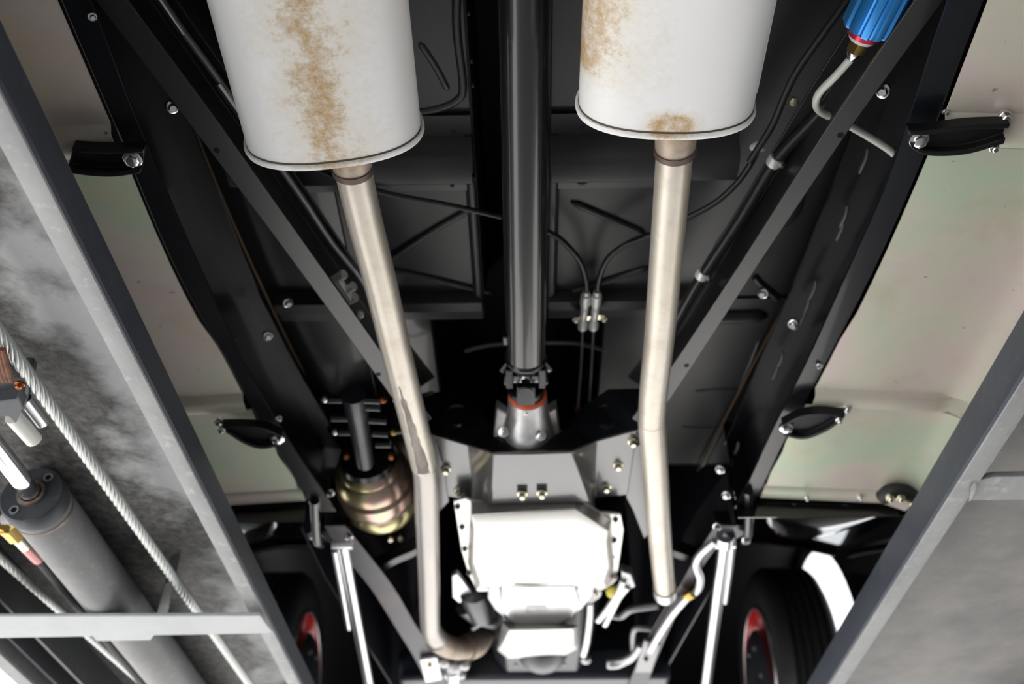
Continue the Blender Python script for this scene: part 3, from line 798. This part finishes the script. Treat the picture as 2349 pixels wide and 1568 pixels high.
fl = MB().prism(poly_at([(1040,1150),(1068,1143),(1090,1152),(1320,1140),(1376,1176),(1424,1180),(1431,1215),(1418,1310),(1395,1342),(1385,1352),(1095,1356),(1075,1318),(1058,1262)], HFL), (0, 0, .006))
flo = fl.build('pan_flange', M['pan'], tr, bevel=.0015)
for u, v in ((1050,1160),(1060,1207),(1066,1257),(1076,1312),(1412,1190),(1409,1237),(1404,1276),(1398,1330)):
    MB().bolt(at(u, v, HFL), (0, 0, -1), .0058, .006).build('bolt', M['frame'], flo)
em = MB().tube(cr([at(u, v, HPAN + .001) for u, v in ((1180,1338),(1230,1341),(1258,1338))], 3), .003, 8)
em.build('pan_dimple', M['pan'], pano)
# bell housing cover
bl = MB()
R = []
for (y, k, hb) in ((1.868, .80, .930), (1.885, .95, .915), (1.94, 1.0, .905), (1.99, .92, .905), (2.03, .62, .915)):
    R.append([V(ring_c.x + .03 + .125*k*math.cos(PI + PI*i/16), y, hb + .11 - .11*abs(math.sin(PI*i/16))**.8) for i in range(17)])
bl.grid(R, (0, 0, .003)); bl.build('bell_housing', M['alu'], tr, smooth=45)
pp([(1150,1345),(1318,1345),(1330,1385),(1312,1415),(1282,1432),(1182,1432),(1150,1402)], .898, .012).build('inspection_cover', M['alu'], tr, bevel=.003)
for q in ([(1148,1346),(1120,1342),(1118,1372),(1136,1400),(1160,1418)], [(1322,1346),(1366,1340),(1360,1366),(1336,1396),(1312,1412)]):
    pp(q, .905, .012).build('housing_wing', M['alu_dull'], tr, bevel=.003)
pp([(1207,1390),(1253,1388),(1253,1404),(1207,1406)], .897, .003).build('inspection_slot', M['alu_dull'], tr, bevel=.001)
bolt_on(tr, 1096, 1402, .93, r=.009, m='alu_dull')

# ================================================================== CROSSMEMBER
cm = thing('transmission_crossmember', at(1230, 1090, .91), 'satin black gearbox crossmember, grey where light catches its flat underside', 'crossmember')
HCc, HCo = .905, .955
rear_px = [(1008,1002,HCo),(1074,1022,HCo-.004),(1132,1040,HCc),(1311,1036,HCc),(1368,1012,HCo-.004),(1462,986,HCo)]
front_px = [(1026,1138,HCo),(1085,1146,HCo-.004),(1128,1156,HCc),(1352,1150,HCc),(1366,1142,HCo-.004),(1440,1134,HCo)]
A = [at(*q) for q in rear_px]; B = [at(*q) for q in front_px]
def plate_pts(a, b, n=2): return [a, b]
names = ['outer_flange', 'ramp', 'centre_pad', 'ramp', 'outer_flange']
body = MB().strip(A, B, (0, 0, .005)); cb = body.build('body', M['litblack'], cm, smooth=20, bevel=.0015)
# rear web with a dished opening for the tail housing
top_px = [(935,905,1.03),(1040,895,1.03),(1098,935,1.0),(1126,980,.975),(1163,1001,.945),(1210,1006,.942),(1262,1003,.945),(1304,980,.975),(1334,935,1.0),(1395,892,1.03),(1500,890,1.03)]
lo_px = [(955,980,HCo),(1008,1002,HCo),(1040,1012,HCo),(1074,1022,HCo-.004),(1132,1040,HCc),(1220,1039,HCc),(1311,1036,HCc),(1368,1012,HCo-.004),(1400,1003,HCo),(1462,986,HCo),(1490,978,HCo)]
T = []; Lw = []
for (u, v, h) in lo_px: Lw.append(at(u, v, h))
for (u, v, h), l in zip(top_px, Lw): T.append(atY(u, v, l.y + .004))
MB().strip(Lw, cr(T, 1), (0, .004, 0)).build('rear_web', M['frame'], cm, smooth=20)
for u, v in ((1048, 955), (1390, 955)):
    y = 1.36; c = atY(u, v, at(1048, 1005, HCo).y - .003)
    MB().lathe(c, (0, 1, 0), [(-.004, .018), (-.006, .0215), (0, .023), (.004, .023)], 24, False).build('bushing_boss', M['frame'], cm)
    MB().lathe(c, (0, 1, 0), [(-.002, .017), (.002, .017)], 20).build('bushing_hole', M['deepblack'], cm)
for u, v, h in ((1198,1132,HCc),(1243,1130,HCc),(1023,1075,HCo),(1052,1124,HCo),(1418,1066,HCo),(1391,1116,HCo),(1452,1012,HCo)):
    MB().bolt(at(u, v, h - .002), (0, -.15, -1), .0095, .012).build('bolt', M['yzinc'], cm)
for u, v in ((1198, 1126), (1243, 1124)):
    pp([(u-12, v-14), (u+12, v-14), (u+12, v+2), (u-12, v+2)], HCc - .0006, .002).build('slot', M['deepblack'], cm)
# side gussets right and left of the crossmember
pp([(1440,1040),(1478,1010),(1500,1090),(1512,1200),(1478,1235),(1452,1170),(1436,1140)], .97, .006).build('gusset', M['litblack'], cm, bevel=.001)
pp([(1000,1010),(985,1090),(1000,1180),(1030,1150),(1020,1075)], .972, .006).build('gusset', M['litblack'], cm, bevel=.001)

# ================================================================== BRAKE BOOSTER
bc = at(862, 1150, 1.0)
bo = thing('brake_booster', bc - Vector((0, 0, .08)), 'gold plated brake booster canister with black master cylinder, left of the exhaust pipe', 'brake booster')
bx = (0, 1, 0); B0 = V(bc.x, 1.60, 1.015)
MB().lathe(B0, (.06, 1, 0), [(-.005, .02), (0, .050), (.012, .060), (.020, .0605), (.023, .066), (.045, .0735), (.058, .0745), (.061, .0700), (.068, .0700), (.072, .0775), (.092, .0790), (.110, .0785), (.114, .0735), (.120, .0735), (.125, .0770), (.150, .0755), (.168, .068), (.184, .052), (.194, .030), (.197, .0)], 48, False).build('canister', M['gold'], bo, smooth=50)
MB().lathe(B0 + Vector((0, -.02, 0)), (.06, 1, 0), [(0, .030), (.004, .052), (.018, .055), (.024, .05)], 32).build('mounting_plate', M['frame'], bo)
mc = MB()
q0, q1 = at(812, 905, 1.0), at(838, 1062, .985)
mc.tube([q0, lerp(q0, q1, .25), lerp(q0, q1, .3), lerp(q0, q1, .6), q1], [.021, .021, .019, .018, .017], 20)
mco = mc.build('master_cylinder', M['engineblack'], bo, smooth=50)
for (u0, v0, u1, v1) in ((752, 916, 785, 916), (832, 916, 872, 918), (832, 932, 872, 934), (760, 958, 800, 958), (846, 962, 886, 964), (778, 990, 812, 990), (854, 992, 890, 994), (862, 1018, 896, 1018)):
    MB().tube([at(u0, v0, .995), at(u1, v1, .995)], .0075, 10).build('port_boss', M['frame'], mco)
for u, v, m_ in ((744, 915, 'zinc'), (878, 916, 'copper'), (767, 990, 'zinc'), (902, 990, 'brass')):
    MB().ball(at(u, v, .994), .0068, sc=(1.2, 1, 1)).build('line_nut', M[m_], mco)
for u, v in ((796, 1048), (897, 1048)):
    MB().lathe(atY(u, v, 1.572), (0, -1, 0), [(0, .007), (.008, .007), (.012, .004)], 8).build('bolt', M['copper'], bo)
MB().tube(cr([at(902, 917, .995), at(940, 912, 1.0), at(992, 900, 1.0)], 4), .0035, 10).build('brake_line', M['zinc'], bo)
MB().tube(cr([at(906, 991, .995), at(930, 989, 1.0), at(960, 980, 1.0)], 4), .0035, 10).build('brake_line', M['zinc'], bo)
for u, v in ((895, 1230), (918, 1228)):
    MB().lathe(at(u, v, .99), (.2, -.3, -1), [(-.02, .005), (0, .008), (.008, .008), (.012, .005)], 10).build('stud', M['yzinc'], bo)
bracket_b = MB().prism([atY(u, v, 1.575) for u, v in ((735, 890), (800, 880), (855, 990), (880, 1040), (790, 1040), (750, 985))], (0, .006, 0)).build('support_plate', M['deepblack'], bo)

# ================================================================== HOSES / LINES
bh = thing('brake_hose_union', at(1355, 735, 1.05), 'two silver brake hose fittings on a bracket with black hoses, right of drive shaft', 'brake hose')
HH = 1.075
MB().tube(cr([at(1255, 530, HH), at(1290, 552, HH), at(1328, 595, HH), at(1344, 640, HH), at(1345, 672, HH)], 6), .0046, 12).build('rubber_hose', M['hose'], bh)
MB().tube(cr([at(1490, 538, HH), at(1440, 558, HH), at(1395, 592, HH), at(1374, 640, HH), at(1371, 675, HH)], 6), .0046, 12).build('rubber_hose', M['hose'], bh)
for u0, u1 in ((1345, 1338), (1370, 1363)):
    d = at(u0, 668, HH), at(u1, 732, HH - .004)
    mb = MB().lathe(d[0], d[1] - d[0], [(0, .006), (.008, .0062), (.009, .0085), (.028, .009), (.029, .007), (.034, .0075), (.036, .0065), (.068, .0062), (.074, .0085), (.086, .0085)], 12)
    mb.build('hose_fitting', M['bright'], bh)
pp([(1318,728),(1388,722),(1390,732),(1320,738)], HH - .003, .003).build('bracket_bar', M['yzinc'], bh)
for u, v in ((1321, 732), (1385, 730)): MB().bolt(at(u, v, HH - .004), (0, -.2, -1), .006).build('bolt', M['yzinc'], bh)
MB().tube(cr([at(1337, 735, HH), at(1333, 830, HH), at(1328, 900, HH - .02), at(1325, 942, HH - .04)], 4), .0024, 8).build('steel_line', M['linegrey'], bh)
MB().tube(cr([at(1363, 735, HH), at(1357, 830, HH), at(1352, 920, HH - .02)], 4), .0024, 8).build('steel_line', M['linegrey'], bh)
MB().tube([at(1325, 935, HH - .038), at(1325, 946, HH - .042)], .005, 8).build('line_nut', M['copper'], bh)
def hose(px, h, r, m, label, name='cable', cat='cable', group=None, seg=6):
    pts = cr([at(u, v, h if not isinstance(h, (list, tuple)) else h[i]) for i, (u, v) in enumerate(px)], seg)
    o = MB().tube(pts, r, 12).build(name, M[m], smooth=80)
    return tag(o, label, cat, group)
hose([(690,368),(770,410),(900,446),(1030,470),(1150,497)], 1.06, .004, 'hose', 'thin black cable crossing from the left to the drive shaft tunnel', 'brake_cable', 'cable')
hose([(1985,-60),(1900,60),(1830,160),(1800,220),(1770,290),(1720,370)], 1.04, .0048, 'hose', 'black hose curving down past the right edge of the right muffler', 'wiring_hose', 'hose')
hose([(1742,330),(1725,370),(1690,420),(1640,465),(1575,500),(1480,545),(1440,560)], 1.07, .0045, 'hose', 'thin black cable curving from the silver ferrule behind the right exhaust pipe', 'brake_cable', 'cable')
lf = thing('fuel_hose', at(1700, 500, 1.03), 'long black fuel hose held by small clips, right of the right exhaust pipe', 'hose')
MB().tube(cr([at(u, v, 1.035) for u, v in ((1990,140),(1930,205),(1862,280),(1778,372),(1700,500),(1612,632),(1560,722),(1500,840))], 6), .0082, 14).build('hose', M['hose'], lf, smooth=80)
for u, v in ((1778, 368), (1612, 628)):
    d = (at(u - 40, v + 60, 1.035) - at(u, v, 1.035)).normalized()
    MB().lathe(at(u, v, 1.035) - d*.006, d, [(0, .0095), (.002, .0105), (.012, .0105), (.014, .0095)], 16).build('hose_clip', M['bright'], lf)
    MB().bolt(at(u + 14, v + 10, 1.03), (0, -.3, -1), .0045).build('clip_screw', M['zinc'], lf)
MB().bolt(at(1822, 234, 1.035), (0, -.3, -1), .006).build('clip_screw', M['yzinc'], lf)
MB().lathe(at(1737, 336, 1.06), (.3, -.4, -.4), [(-.01, .005), (0, .008), (.01, .008), (.014, .005)], 10).build('cable_ferrule', M['bright'], lf)
# left brake/fuel line
ll = thing('steel_line', at(700, 420, 1.02), 'long grey steel line running beside the left diagonal brace', 'pipe line')
MB().tube(cr([at(u, v, 1.02) for u, v in ((330,-60),(375,10),(470,140),(560,265),(615,345),(690,450),(760,555),(828,640),(850,700))], 5), .0045, 10).build('tube', M['linegrey'], ll)
for u, v in ((470, 120),):
    MB().tube([at(365, -5, 1.018), at(420, 75, 1.018)], .0055, 10).build('bright_sleeve', M['silver'], ll)
MB().tube([at(500, 190, 1.018), at(555, 268, 1.018)], .0055, 10).build('bright_sleeve', M['silver'], ll)
hose([(255,-60),(330,40),(420,135),(520,235),(600,310),(660,400)], 1.05, .007, 'hose', 'black hose above the left diagonal brace', 'wiring_hose', 'hose')
# left bright bracket / union
un = thing('line_union', at(790, 655, 1.00), 'small bright steel line union beside the left exhaust pipe', 'fitting')
MB().tube([at(773, 640, 1.00), at(800, 682, 1.00)], .0085, 6).build('union_body', M['bright'], un, smooth=20)
for a1, b1 in (((763, 645), (790, 628)), ((786, 672), (812, 655)), ((795, 690), (816, 680))):
    MB().tube([at(*a1, 1.00), at(*b1, 1.00)], .0075, 8).build('nut', M['bright'], un)
MB().bolt(at(824, 722, 1.00), (0, -.3, -1), .007).build('bolt', M['bright'], un)
bolt_on(un, 684, 368, 1.05, r=.008, m='bright'); bolt_on(un, 818, 706, 1.03, r=.006, m='brass')

# fuel filter
HFF = .985
ff = thing('fuel_filter', at(2010, 30, HFF), 'blue finned fuel filter with a red collar at the top right', 'fuel filter')
f1 = at(1990, 62, HFF); f0 = at(2058, -75, HFF); d = (f0 - f1).normalized()
e1 = d.cross(Vector((0, 0, 1))).normalized(); e2 = d.cross(e1)
def fin_ring(c, k):
    pts = []
    for i in range(72):
        r = .0300 * k * (1.0 if (i % 6) < 4 else .90)
        a_ = 2*PI*i/72; pts.append(c + (e1*math.cos(a_) + e2*math.sin(a_))*r)
    return pts
MB().rings([fin_ring(f1, .95), fin_ring(f1 + d*.003, 1.0), fin_ring(f0, 1.0)], True, True).build('finned_body', M['blueanod'], ff, smooth=30)
MB().tube([f1 - d*.010, f1 + d*.002], .0195, 28).build('collar', M['redanod'], ff)
MB().tube([f1 - d*.016, f1 - d*.009], .0150, 28).build('gasket', M['white'], ff)
MB().tube([f1 - d*.031, f1 - d*.014], .0118, 6).build('brass_nut', M['brass'], ff, smooth=20)
MB().lathe(f1 - d*.030, -d, [(0, .009), (.004, .0095), (.010, .0075), (.013, .006)], 20).build('sleeve_nut', M['zinc'], ff)
fl_ = thing('fuel_line', at(1900, 200, HFF), 'bent aluminium fuel line below the blue fuel filter', 'pipe line')
e = f1 - d*.04
MB().tube(cr([e, lerp(e, at(1880, 215, HFF), .5), at(1880, 212, HFF + .006), at(1872, 240, HFF + .012), at(1885, 258, HFF + .018), at(1915, 272, HFF + .022), at(1955, 292, HFF + .022), at(2000, 318, HFF + .02), at(2045, 348, HFF + .02), at(2062, 372, HFF + .03)], 6), .0048, 16).build('tube', M['cream'], fl_, smooth=80)

# ================================================================== FRONT END
def rod(px0, px1, h0, h1, r, label, blade, s):
    a, b = at(*px0, h0), at(*px1, h1); b = b + (b - a)*.25
    o = thing('radius_rod', a, label, 'suspension rod', 'front radius rods')
    MB().tube([a, b], r, 20).build('rod_tube', M['silver'], o)
    MB().tube([a + Vector((-.02, 0, .004)), a + Vector((.02, 0, .004))], .017, 18).build('rod_eye', M['zinc'], o)
    MB().tube([at(*q, h0 + .005) for q in blade], .0065, 8).build('side_blade', M['silver'], o)
    return o
rod((786, 1245), (846, 1568), .935, .93, .0125, 'silver radius rod at lower left, from hanger bracket to front axle', [(768, 1262), (784, 1350), (800, 1440)], -1)
rod((1662, 1243), (1620, 1568), .935, .93, .0135, 'silver radius rod at lower right, from hanger bracket to front axle', [(1680, 1250), (1674, 1310), (1664, 1380)], 1)
def hanger(px_bar, px_top, s, label, bolts):
    o = thing('hanger_bracket', at(*px_bar[0], .93), label, 'bracket', 'hanger brackets at the rail ends')
    MB().tube(cr([at(u, v, .925) for u, v in px_bar], 4), .009, 8).build('hook_bar', M['frame'], o, smooth=30)
    MB().prism([at(u, v, .94) for u, v in px_top], (0, 0, .03)).build('clamp_plate', M['frame'], o, bevel=.002)
    for u, v, h in bolts: MB().bolt(at(u, v, h), (s*-.3, -.5, -1), .0085, .010).build('bolt', M['zinc'], o)
    return o
hanger([(722, 1148), (724, 1200), (728, 1240), (740, 1248)], [(728, 1216), (800, 1218), (812, 1242), (790, 1258), (745, 1240)], -1, 'black hooked hanger bracket at the left rail end', [(716, 1228, .93), (800, 1230, .93), (757, 1130, .97)])
hanger([(1716, 1125), (1718, 1180), (1715, 1228), (1705, 1240)], [(1640, 1200), (1705, 1204), (1722, 1218), (1690, 1236), (1650, 1224)], 1, 'black hooked hanger bracket at the right rail end', [(1645, 1207, .93), (1664, 1222, .935), (1712, 1238, .92)])
MB().tube([at(1664, 1226, .93), at(1662, 1244, .93)], .018, 18).build('bush', M['zinc'], bpy.data.objects['hanger_bracket.001'])
sb = MB().tube(cr([at(u, v, h) for u, v, h in ((1640,1240,.93),(1606,1270,.925),(1596,1295,.92),(1606,1325,.918),(1600,1352,.918),(1576,1370,.918),(1540,1412,.915),(1512,1455,.915),(1492,1490,.915))], 6), .0085, 14).build('stabiliser_link', M['alu'], smooth=80)
tag(sb, 'S-shaped bare metal stabiliser link beside the right radius rod', 'link')
MB().lathe(at(1582, 1362, .917), (-.5, .8, 0), [(-.01, .0115), (0, .0125), (.01, .0115)], 14).build('knuckle', M['brass'], sb)
# end plates bolted on the rail horns
ef = thing('tow_plate', at(988, 1540, .92), 'bright plate with bolt at the tip of the left front rail', 'plate')
pp([(962,1514),(1002,1508),(1016,1558),(976,1566)], .918, .01).build('plate', M['alu'], ef, bevel=.002)
MB().bolt(at(986, 1524, .917), (0, 0, -1), .006).build('bolt', M['brass'], ef)
ef = thing('tow_plate', at(1480, 1500, .92), 'grey plate with bolts at the tip of the right front rail', 'plate')
pp([(1478,1470),(1515,1480),(1495,1542),(1456,1542)], .922, .008).build('plate', M['linegrey'], ef, bevel=.002)
for u, v in ((1496, 1476), (1482, 1510)): MB().bolt(at(u, v, .921), (0, 0, -1), .006).build('bolt', M['frame'], ef)
# steering joint, lower centre-left
sj = thing('steering_joint', at(1040, 1540, .90), 'cluster of bright steering joint nuts below the left exhaust elbow', 'steering joint')
for (u, v, r) in ((1018, 1518, .016), (1066, 1524, .014), (1042, 1530, .022), (1028, 1546, .013), (1058, 1546, .013)):
    MB().lathe(at(u, v, .905), (0, -.4, -1), [(-.02, r), (0, r), (.008, r*.8), (.010, r*.4)], 8).build('nut', M['alu_dull'], sj, smooth=30)
MB().tube([at(1040, 1535, .905), at(1038, 1600, .905)], .018, 16).build('stem', M['alu'], sj)
# engine
en = thing('engine', V(.0, 2.2, .88), 'black engine with a bright bare metal oil pan, in front of the transmission', 'engine')
sump = MB()
S_b = poly_at([(1168,1444),(1318,1440),(1318,1474),(1296,1492),(1170,1502),(1146,1482)], .872)
S_t = poly_at([(1152,1424),(1325,1432),(1325,1488),(1292,1504),(1165,1510),(1140,1490)], .915)
sump.rings([S_t, [lerp(x, y, .85) for x, y in zip(S_t, S_b)], [y + (sum(S_b, Vector())/6 - y)*.04 for y in S_b]], True, True)
sump.build('oil_pan', M['pan'], en, smooth=25, bevel=.003)
blk = MB(); R = []
for y, k in ((2.04, 1.0), (2.5, 1.0)):
    R.append([V(.03 + x*k, y, h) for x, h in ((-.09, .945), (.09, .945), (.12, .98), (.14, 1.05), (.22, 1.30), (.2, 1.45), (-.2, 1.45), (-.22, 1.30), (-.14, 1.05), (-.12, .98))])
blk.rings(R, True, True); blk.build('engine_block', M['engineblack'], en, bevel=.004, smooth=30)
MB().lathe(V(.03, 2.27, .945), (0, 1, 0), [(0, .05), (.02, .062), (.08, .062), (.1, .05)], 28).build('crank_pulley', M['engineblack'], en)
for u, v in ((1183, 1520), (1294, 1518)): bolt_on(en, u, v, .95, r=.007, m='linegrey')
# starter with cap on the left of bell housing
MB().lathe(at(1085, 1345, .95), (.1, 1, 0), [(0, .02), (.01, .034), (.05, .036), (.14, .030), (.15, .02)], 24).build('starter_motor', M['engineblack'], en)
pp([(1036,1322),(1048,1316),(1092,1372),(1090,1380),(1052,1382),(1038,1370)], .935, .012).build('splash_plate', M['alu'], en, bevel=.002)
MB().tube(cr([at(1064, 1390, .95), at(1092, 1412, .96), at(1120, 1420, .97), at(1135, 1425, 1.0)], 4), .02, 14).build('exhaust_flange', M['engineblack'], en)
MB().tube([at(1085, 1440, .945), at(1132, 1410, .95)], .006, 8).build('flange_stud', M['linegrey'], en)
# linkage rods on the right of the engine
lk = thing('shift_linkage', at(1380, 1400, .90), 'bare metal shift linkage rods right of the bell housing', 'linkage')
for px, r in (([(1353,1382),(1352,1420),(1346,1470),(1338,1500)], .0085), ([(1430,1330),(1418,1358),(1390,1400),(1372,1422)], .0075), ([(1440,1345),(1420,1370),(1402,1405),(1388,1432)], .007)):
    MB().tube(cr([at(u, v, .915) for u, v in px], 4), r, 10).build('linkage_rod', M['alu'], lk)
MB().lathe(at(1352, 1360, .925), (0, -.3, -1), [(-.03, .026), (0, .026), (.004, .018), (.012, .016)], 20).build('linkage_boss', M['alu_dull'], lk)
MB().lathe(at(1344, 1512, .92), (0, -.3, -1), [(-.01, .012), (.005, .012), (.010, .006)], 12).build('linkage_end', M['alu_dull'], lk)
pp([(1425,1310),(1448,1318),(1458,1345),(1440,1352),(1428,1340)], .915, .02).build('lever', M['alu_dull'], lk, bevel=.002)
cn = thing('wiring_plug', at(1405, 1355, .92), 'yellow and red wiring plug beside the transmission pan', 'plug')
MB().ball(at(1408, 1356, .925), .018, 10, 6, (1, 1.2, .8)).build('plug_body', M['yellow'], cn)
MB().tube(cr([at(1368, 1340, .925), at(1388, 1330, .925), at(1402, 1318, .925)], 4), .008, 10).build('red_wire', M['red'], cn)
MB().tube(cr([at(1385, 1342, .92), at(1400, 1334, .92), at(1412, 1322, .92)], 4), .006, 10).build('white_wire', M['white'], cn)
# lower control arm pieces
ca = thing('lower_arm', at(1440, 1480, .92), 'curved cast arm and strap beside the right front rail', 'arm')
MB().tube(cr([at(u, v, .93) for u, v in ((1392,1520),(1420,1518),(1450,1505),(1470,1480))], 5), [.012, .015, .015, .015, .015, .014, .013, .012, .012, .012, .011, .01, .01, .009, .008, .008], 12).build('arm', M['alu_dull'], ca)
MB().tube(cr([at(u, v, .94) for u, v in ((1452,1490),(1452,1455),(1462,1440),(1500,1442),(1510,1436))], 5), .007, 10).build('strap', M['linegrey'], ca)
MB().tube(cr([at(u, v, .96) for u, v in ((1402,1410),(1425,1412),(1450,1396),(1510,1388))], 5), .009, 10).build('upper_arm', M['linegrey'], ca)
# front crossmember
fc = MB().box(-.34, .36, 2.52, 2.66, .935, 1.02)
fco = fc.build('front_crossmember', M['bluegrey'], bevel=.012)
tag(fco, 'dark front crossmember spanning the rails along the bottom edge', 'crossmember')
# apron panels, firewall, radiator, bonnet: the dark engine bay shell
bs = thing('engine_bay', V(0, 2.4, 1.0), 'black car body shell around the engine bay', 'car body')
for s in (-1, 1):
    x = XM + s*.44
    G = [[V(x + s*(.04 if h > 1.2 else 0) - s*.10*max(0, (y - 1.9))/.9, y, h) for y in (1.78, 2.0, 2.3, 2.6, 3.6)] for h in (.97, 1.1, 1.2, 1.75)]
    MB().grid(G, (s*.003, 0, 0)).build('inner_apron', M['engineblack'], bs)
MB().box(-.66, .63, 1.78, 1.785, HF, 1.76).build('firewall', M['deepblack'], bs, smooth=0)
MB().box(-.97, .94, 1.5, 3.9, 1.75, 1.76).build('bonnet', M['deepblack'], bs, smooth=0)
MB().box(-.34, .31, 2.80, 2.84, .95, 1.75).build('radiator', M['engineblack'], bs, smooth=0)
MB().box(-.97, .94, 3.88, 3.9, 1.2, 1.76).build('added_front_panel', M['deepblack'], bs, smooth=0)  # added sheet shutting out sky, bottom raised to free the fender reflection
for s in (-1, 1):
    a0, a1 = (XM + s*.64), (XM + s*.92)
    MB().box(min(a0, a1), max(a0, a1), -.5, 1.6, HF, HF + .01).build('sill_panel', M['deepblack'], bs, smooth=0)
    MB().box(min(a0, a0 - s*.02), max(a0, a0 - s*.02), -.5, 1.8, HF - .14, HF + .01).build('rocker', M['gloss'], bs, smooth=0)

# fenders
WY, WH = 3.0, 1.103
def fender(s):
    L = s < 0
    X = lambda o: XM + s*o
    f = thing('fender', V(X(.7), 2.2, .92), ('left' if L else 'right') + ' glossy black front fender seen from underneath in front of the running board', 'fender', 'front fenders')
    # bulged rear lobe
    G = []
    for j in range(13):
        t = j/12; row = []
        for i in range(21):
            q = i/20; o = lerp(.452, .70, q)
            dep = .012 + .200*math.sin(PI*q**.85)**.8
            row.append(V(X(o), 1.622 + dep*t, .926 - .008*q + .19*dep*t - .004*math.sin(PI*t)))
        G.append(row)
    MB().grid(G, (0, 0, .003)).build('rear_lobe', M['gloss'], f, smooth=80)
    # wheel-house sheet
    G = []
    prof = [(1.63, 1.01), (1.80, 1.06), (2.0, 1.13), (2.2, 1.20), (2.4, 1.265), (2.55, 1.315), (2.66, 1.345)]
    for (y, h) in prof:
        G.append([V(X(o), y, h + .05*math.sin(PI*(o-.42)/.5)*(1 if y > 1.7 else .2)) for o in (.42, .52, .62, .72, .82, .905)])
    MB().grid(G, (0, 0, .004)).build('splash_panel', M['gloss'], f, smooth=80)
    MB().grid([[V(X(o), 1.628, h) for o in (.40, .55, .75, .92)] for h in (.90, .93, 1.02, 1.12)], (0, .003, 0)).build('rear_wall', M['gloss'], f)
    lipp = [G[-1][i] + Vector((0, 0, -.004)) for i in range(6)]
    MB().tube(lipp, .007, 10).build('rolled_edge', M['gloss'], f, smooth=80)
    # wheel barrel over the tyre
    G = []
    for k in range(17):
        a_ = math.radians(lerp(146, -25, k/16)); G.append([V(X(o), WY + .44*math.cos(a_), WH + .44*math.sin(a_)) for o in (.40, .60, .76, .92)])
    MB().grid(G[4:], (0, 0, .004)).build('wheel_arch', M['deepblack'], f, smooth=80)
    # outer skin with round opening
    G = []
    for k in range(41):
        a_ = math.radians(lerp(200, -20, k/40)); c, sn = math.cos(a_), math.sin(a_)
        ir = .385; pin = (WY + ir*c, WH + ir*sn)
        tmax = min((1.36 if c < 0 else .86)/max(abs(c), 1e-4), (.66 if sn > 0 else .20)/max(abs(sn), 1e-4))
        pout = (WY + tmax*c, WH + tmax*sn)
        row = []
        for j in range(5):
            t = j/4; y, h = lerp(pin[0], pout[0], t), lerp(pin[1], pout[1], t)
            row.append(V(X(.915 + .05*math.sin(PI*t)), y, h))
        G.append(row)
    MB().grid(G, (s*.003, 0, 0)).build('outer_skin', M['gloss'], f, smooth=80)
    return f
FL, FR = fender(-1), fender(1)
# body mount block on the right board's front corner
mk = thing('rubber_mount', at(2070, 1145, .90), 'black rubber mount with bolts at the front outer corner of the right running board', 'mount')
MB().tube(cr([at(u, v, .90) for u, v in ((2025,1140),(2045,1126),(2080,1130),(2110,1150),(2118,1175))], 5), .014, 14).build('rubber_block', M['rubber'], mk)
for u, v in ((2042, 1142), (2066, 1142), (2096, 1158)): MB().bolt(at(u, v, .884), (0, -.5, -1), .0075).build('bolt', M['yzinc'], mk)

# front wheels
def wheel(s, label):
    c = V(XM + s*(.755 if s < 0 else .795), WY, WH)
    w = thing('road_wheel', c - Vector((0, 0, .335)), label, 'wheel', 'front wheels')
    ax = Vector((s, 0, 0))
    T = [(-.080, .205), (-.086, .24), (-.088, .275), (-.084, .30), (-.072, .322), (-.064, .329)]
    for g0 in (-.048, -.024, 0, .024, .048):
        T += [(g0 - .009, .3335), (g0 - .007, .3335), (g0 - .005, .3265), (g0 + .005, .3265), (g0 + .007, .3335), (g0 + .009, .3335)]
    T += [(.064, .329), (.072, .322), (.084, .30), (.088, .275), (.086, .24), (.080, .205)]
    MB().lathe(c, ax, T, 96, False).build('tyre', M['rubber'], w, smooth=35)
    MB().lathe(c, ax, [(.0875, .225), (.0905, .235), (.0905, .275), (.0875, .285)], 64, False).build('whitewall', M['white'], w)
    MB().lathe(c, ax, [(-.082, .212), (-.086, .206), (-.080, .196), (-.06, .188), (-.03, .176), (.03, .176), (.06, .188), (.082, .206)], 64, False).build('rim', M['red'], w, smooth=50, label='red painted rim')
    MB().lathe(c, ax, [(-.084, .216), (-.088, .214), (-.088, .207), (-.084, .205)], 64, False).build('rim_stripe', M['alu'], w)
    MB().lathe(c, ax, [(.0, .176), (.02, .12), (.03, .05), (.03, 0)], 48, False).build('wheel_disc', M['red'], w)
    MB().lathe(c, ax, [(-.10, .0), (-.10, .135), (-.092, .148), (-.02, .148), (-.015, .1)], 48, False).build('brake_drum', M['engineblack'], w)
    for k in range(6):
        a_ = 2*PI*k/6 + .2
        MB().bolt(c + ax*-.10 + Vector((0, math.cos(a_)*.10, math.sin(a_)*.10)), -ax, .009).build('bolt', M['linegrey'], w)
    return w
wheel(-1, 'left front wheel with red rim in the dark arch at lower left')
wheel(1, 'right front wheel with grooved black tyre and red rim at lower right')
ax_ = MB().tube(cr([V(-.68, 2.98, 1.05), V(-.5, 2.96, .98), V(0, 2.94, .96), V(.5, 2.96, .98), V(.65, 2.98, 1.05)], 5), .03, 14).build('front_axle', M['engineblack'], smooth=60)
tag(ax_, 'dark front axle beam between the two front wheels', 'axle')
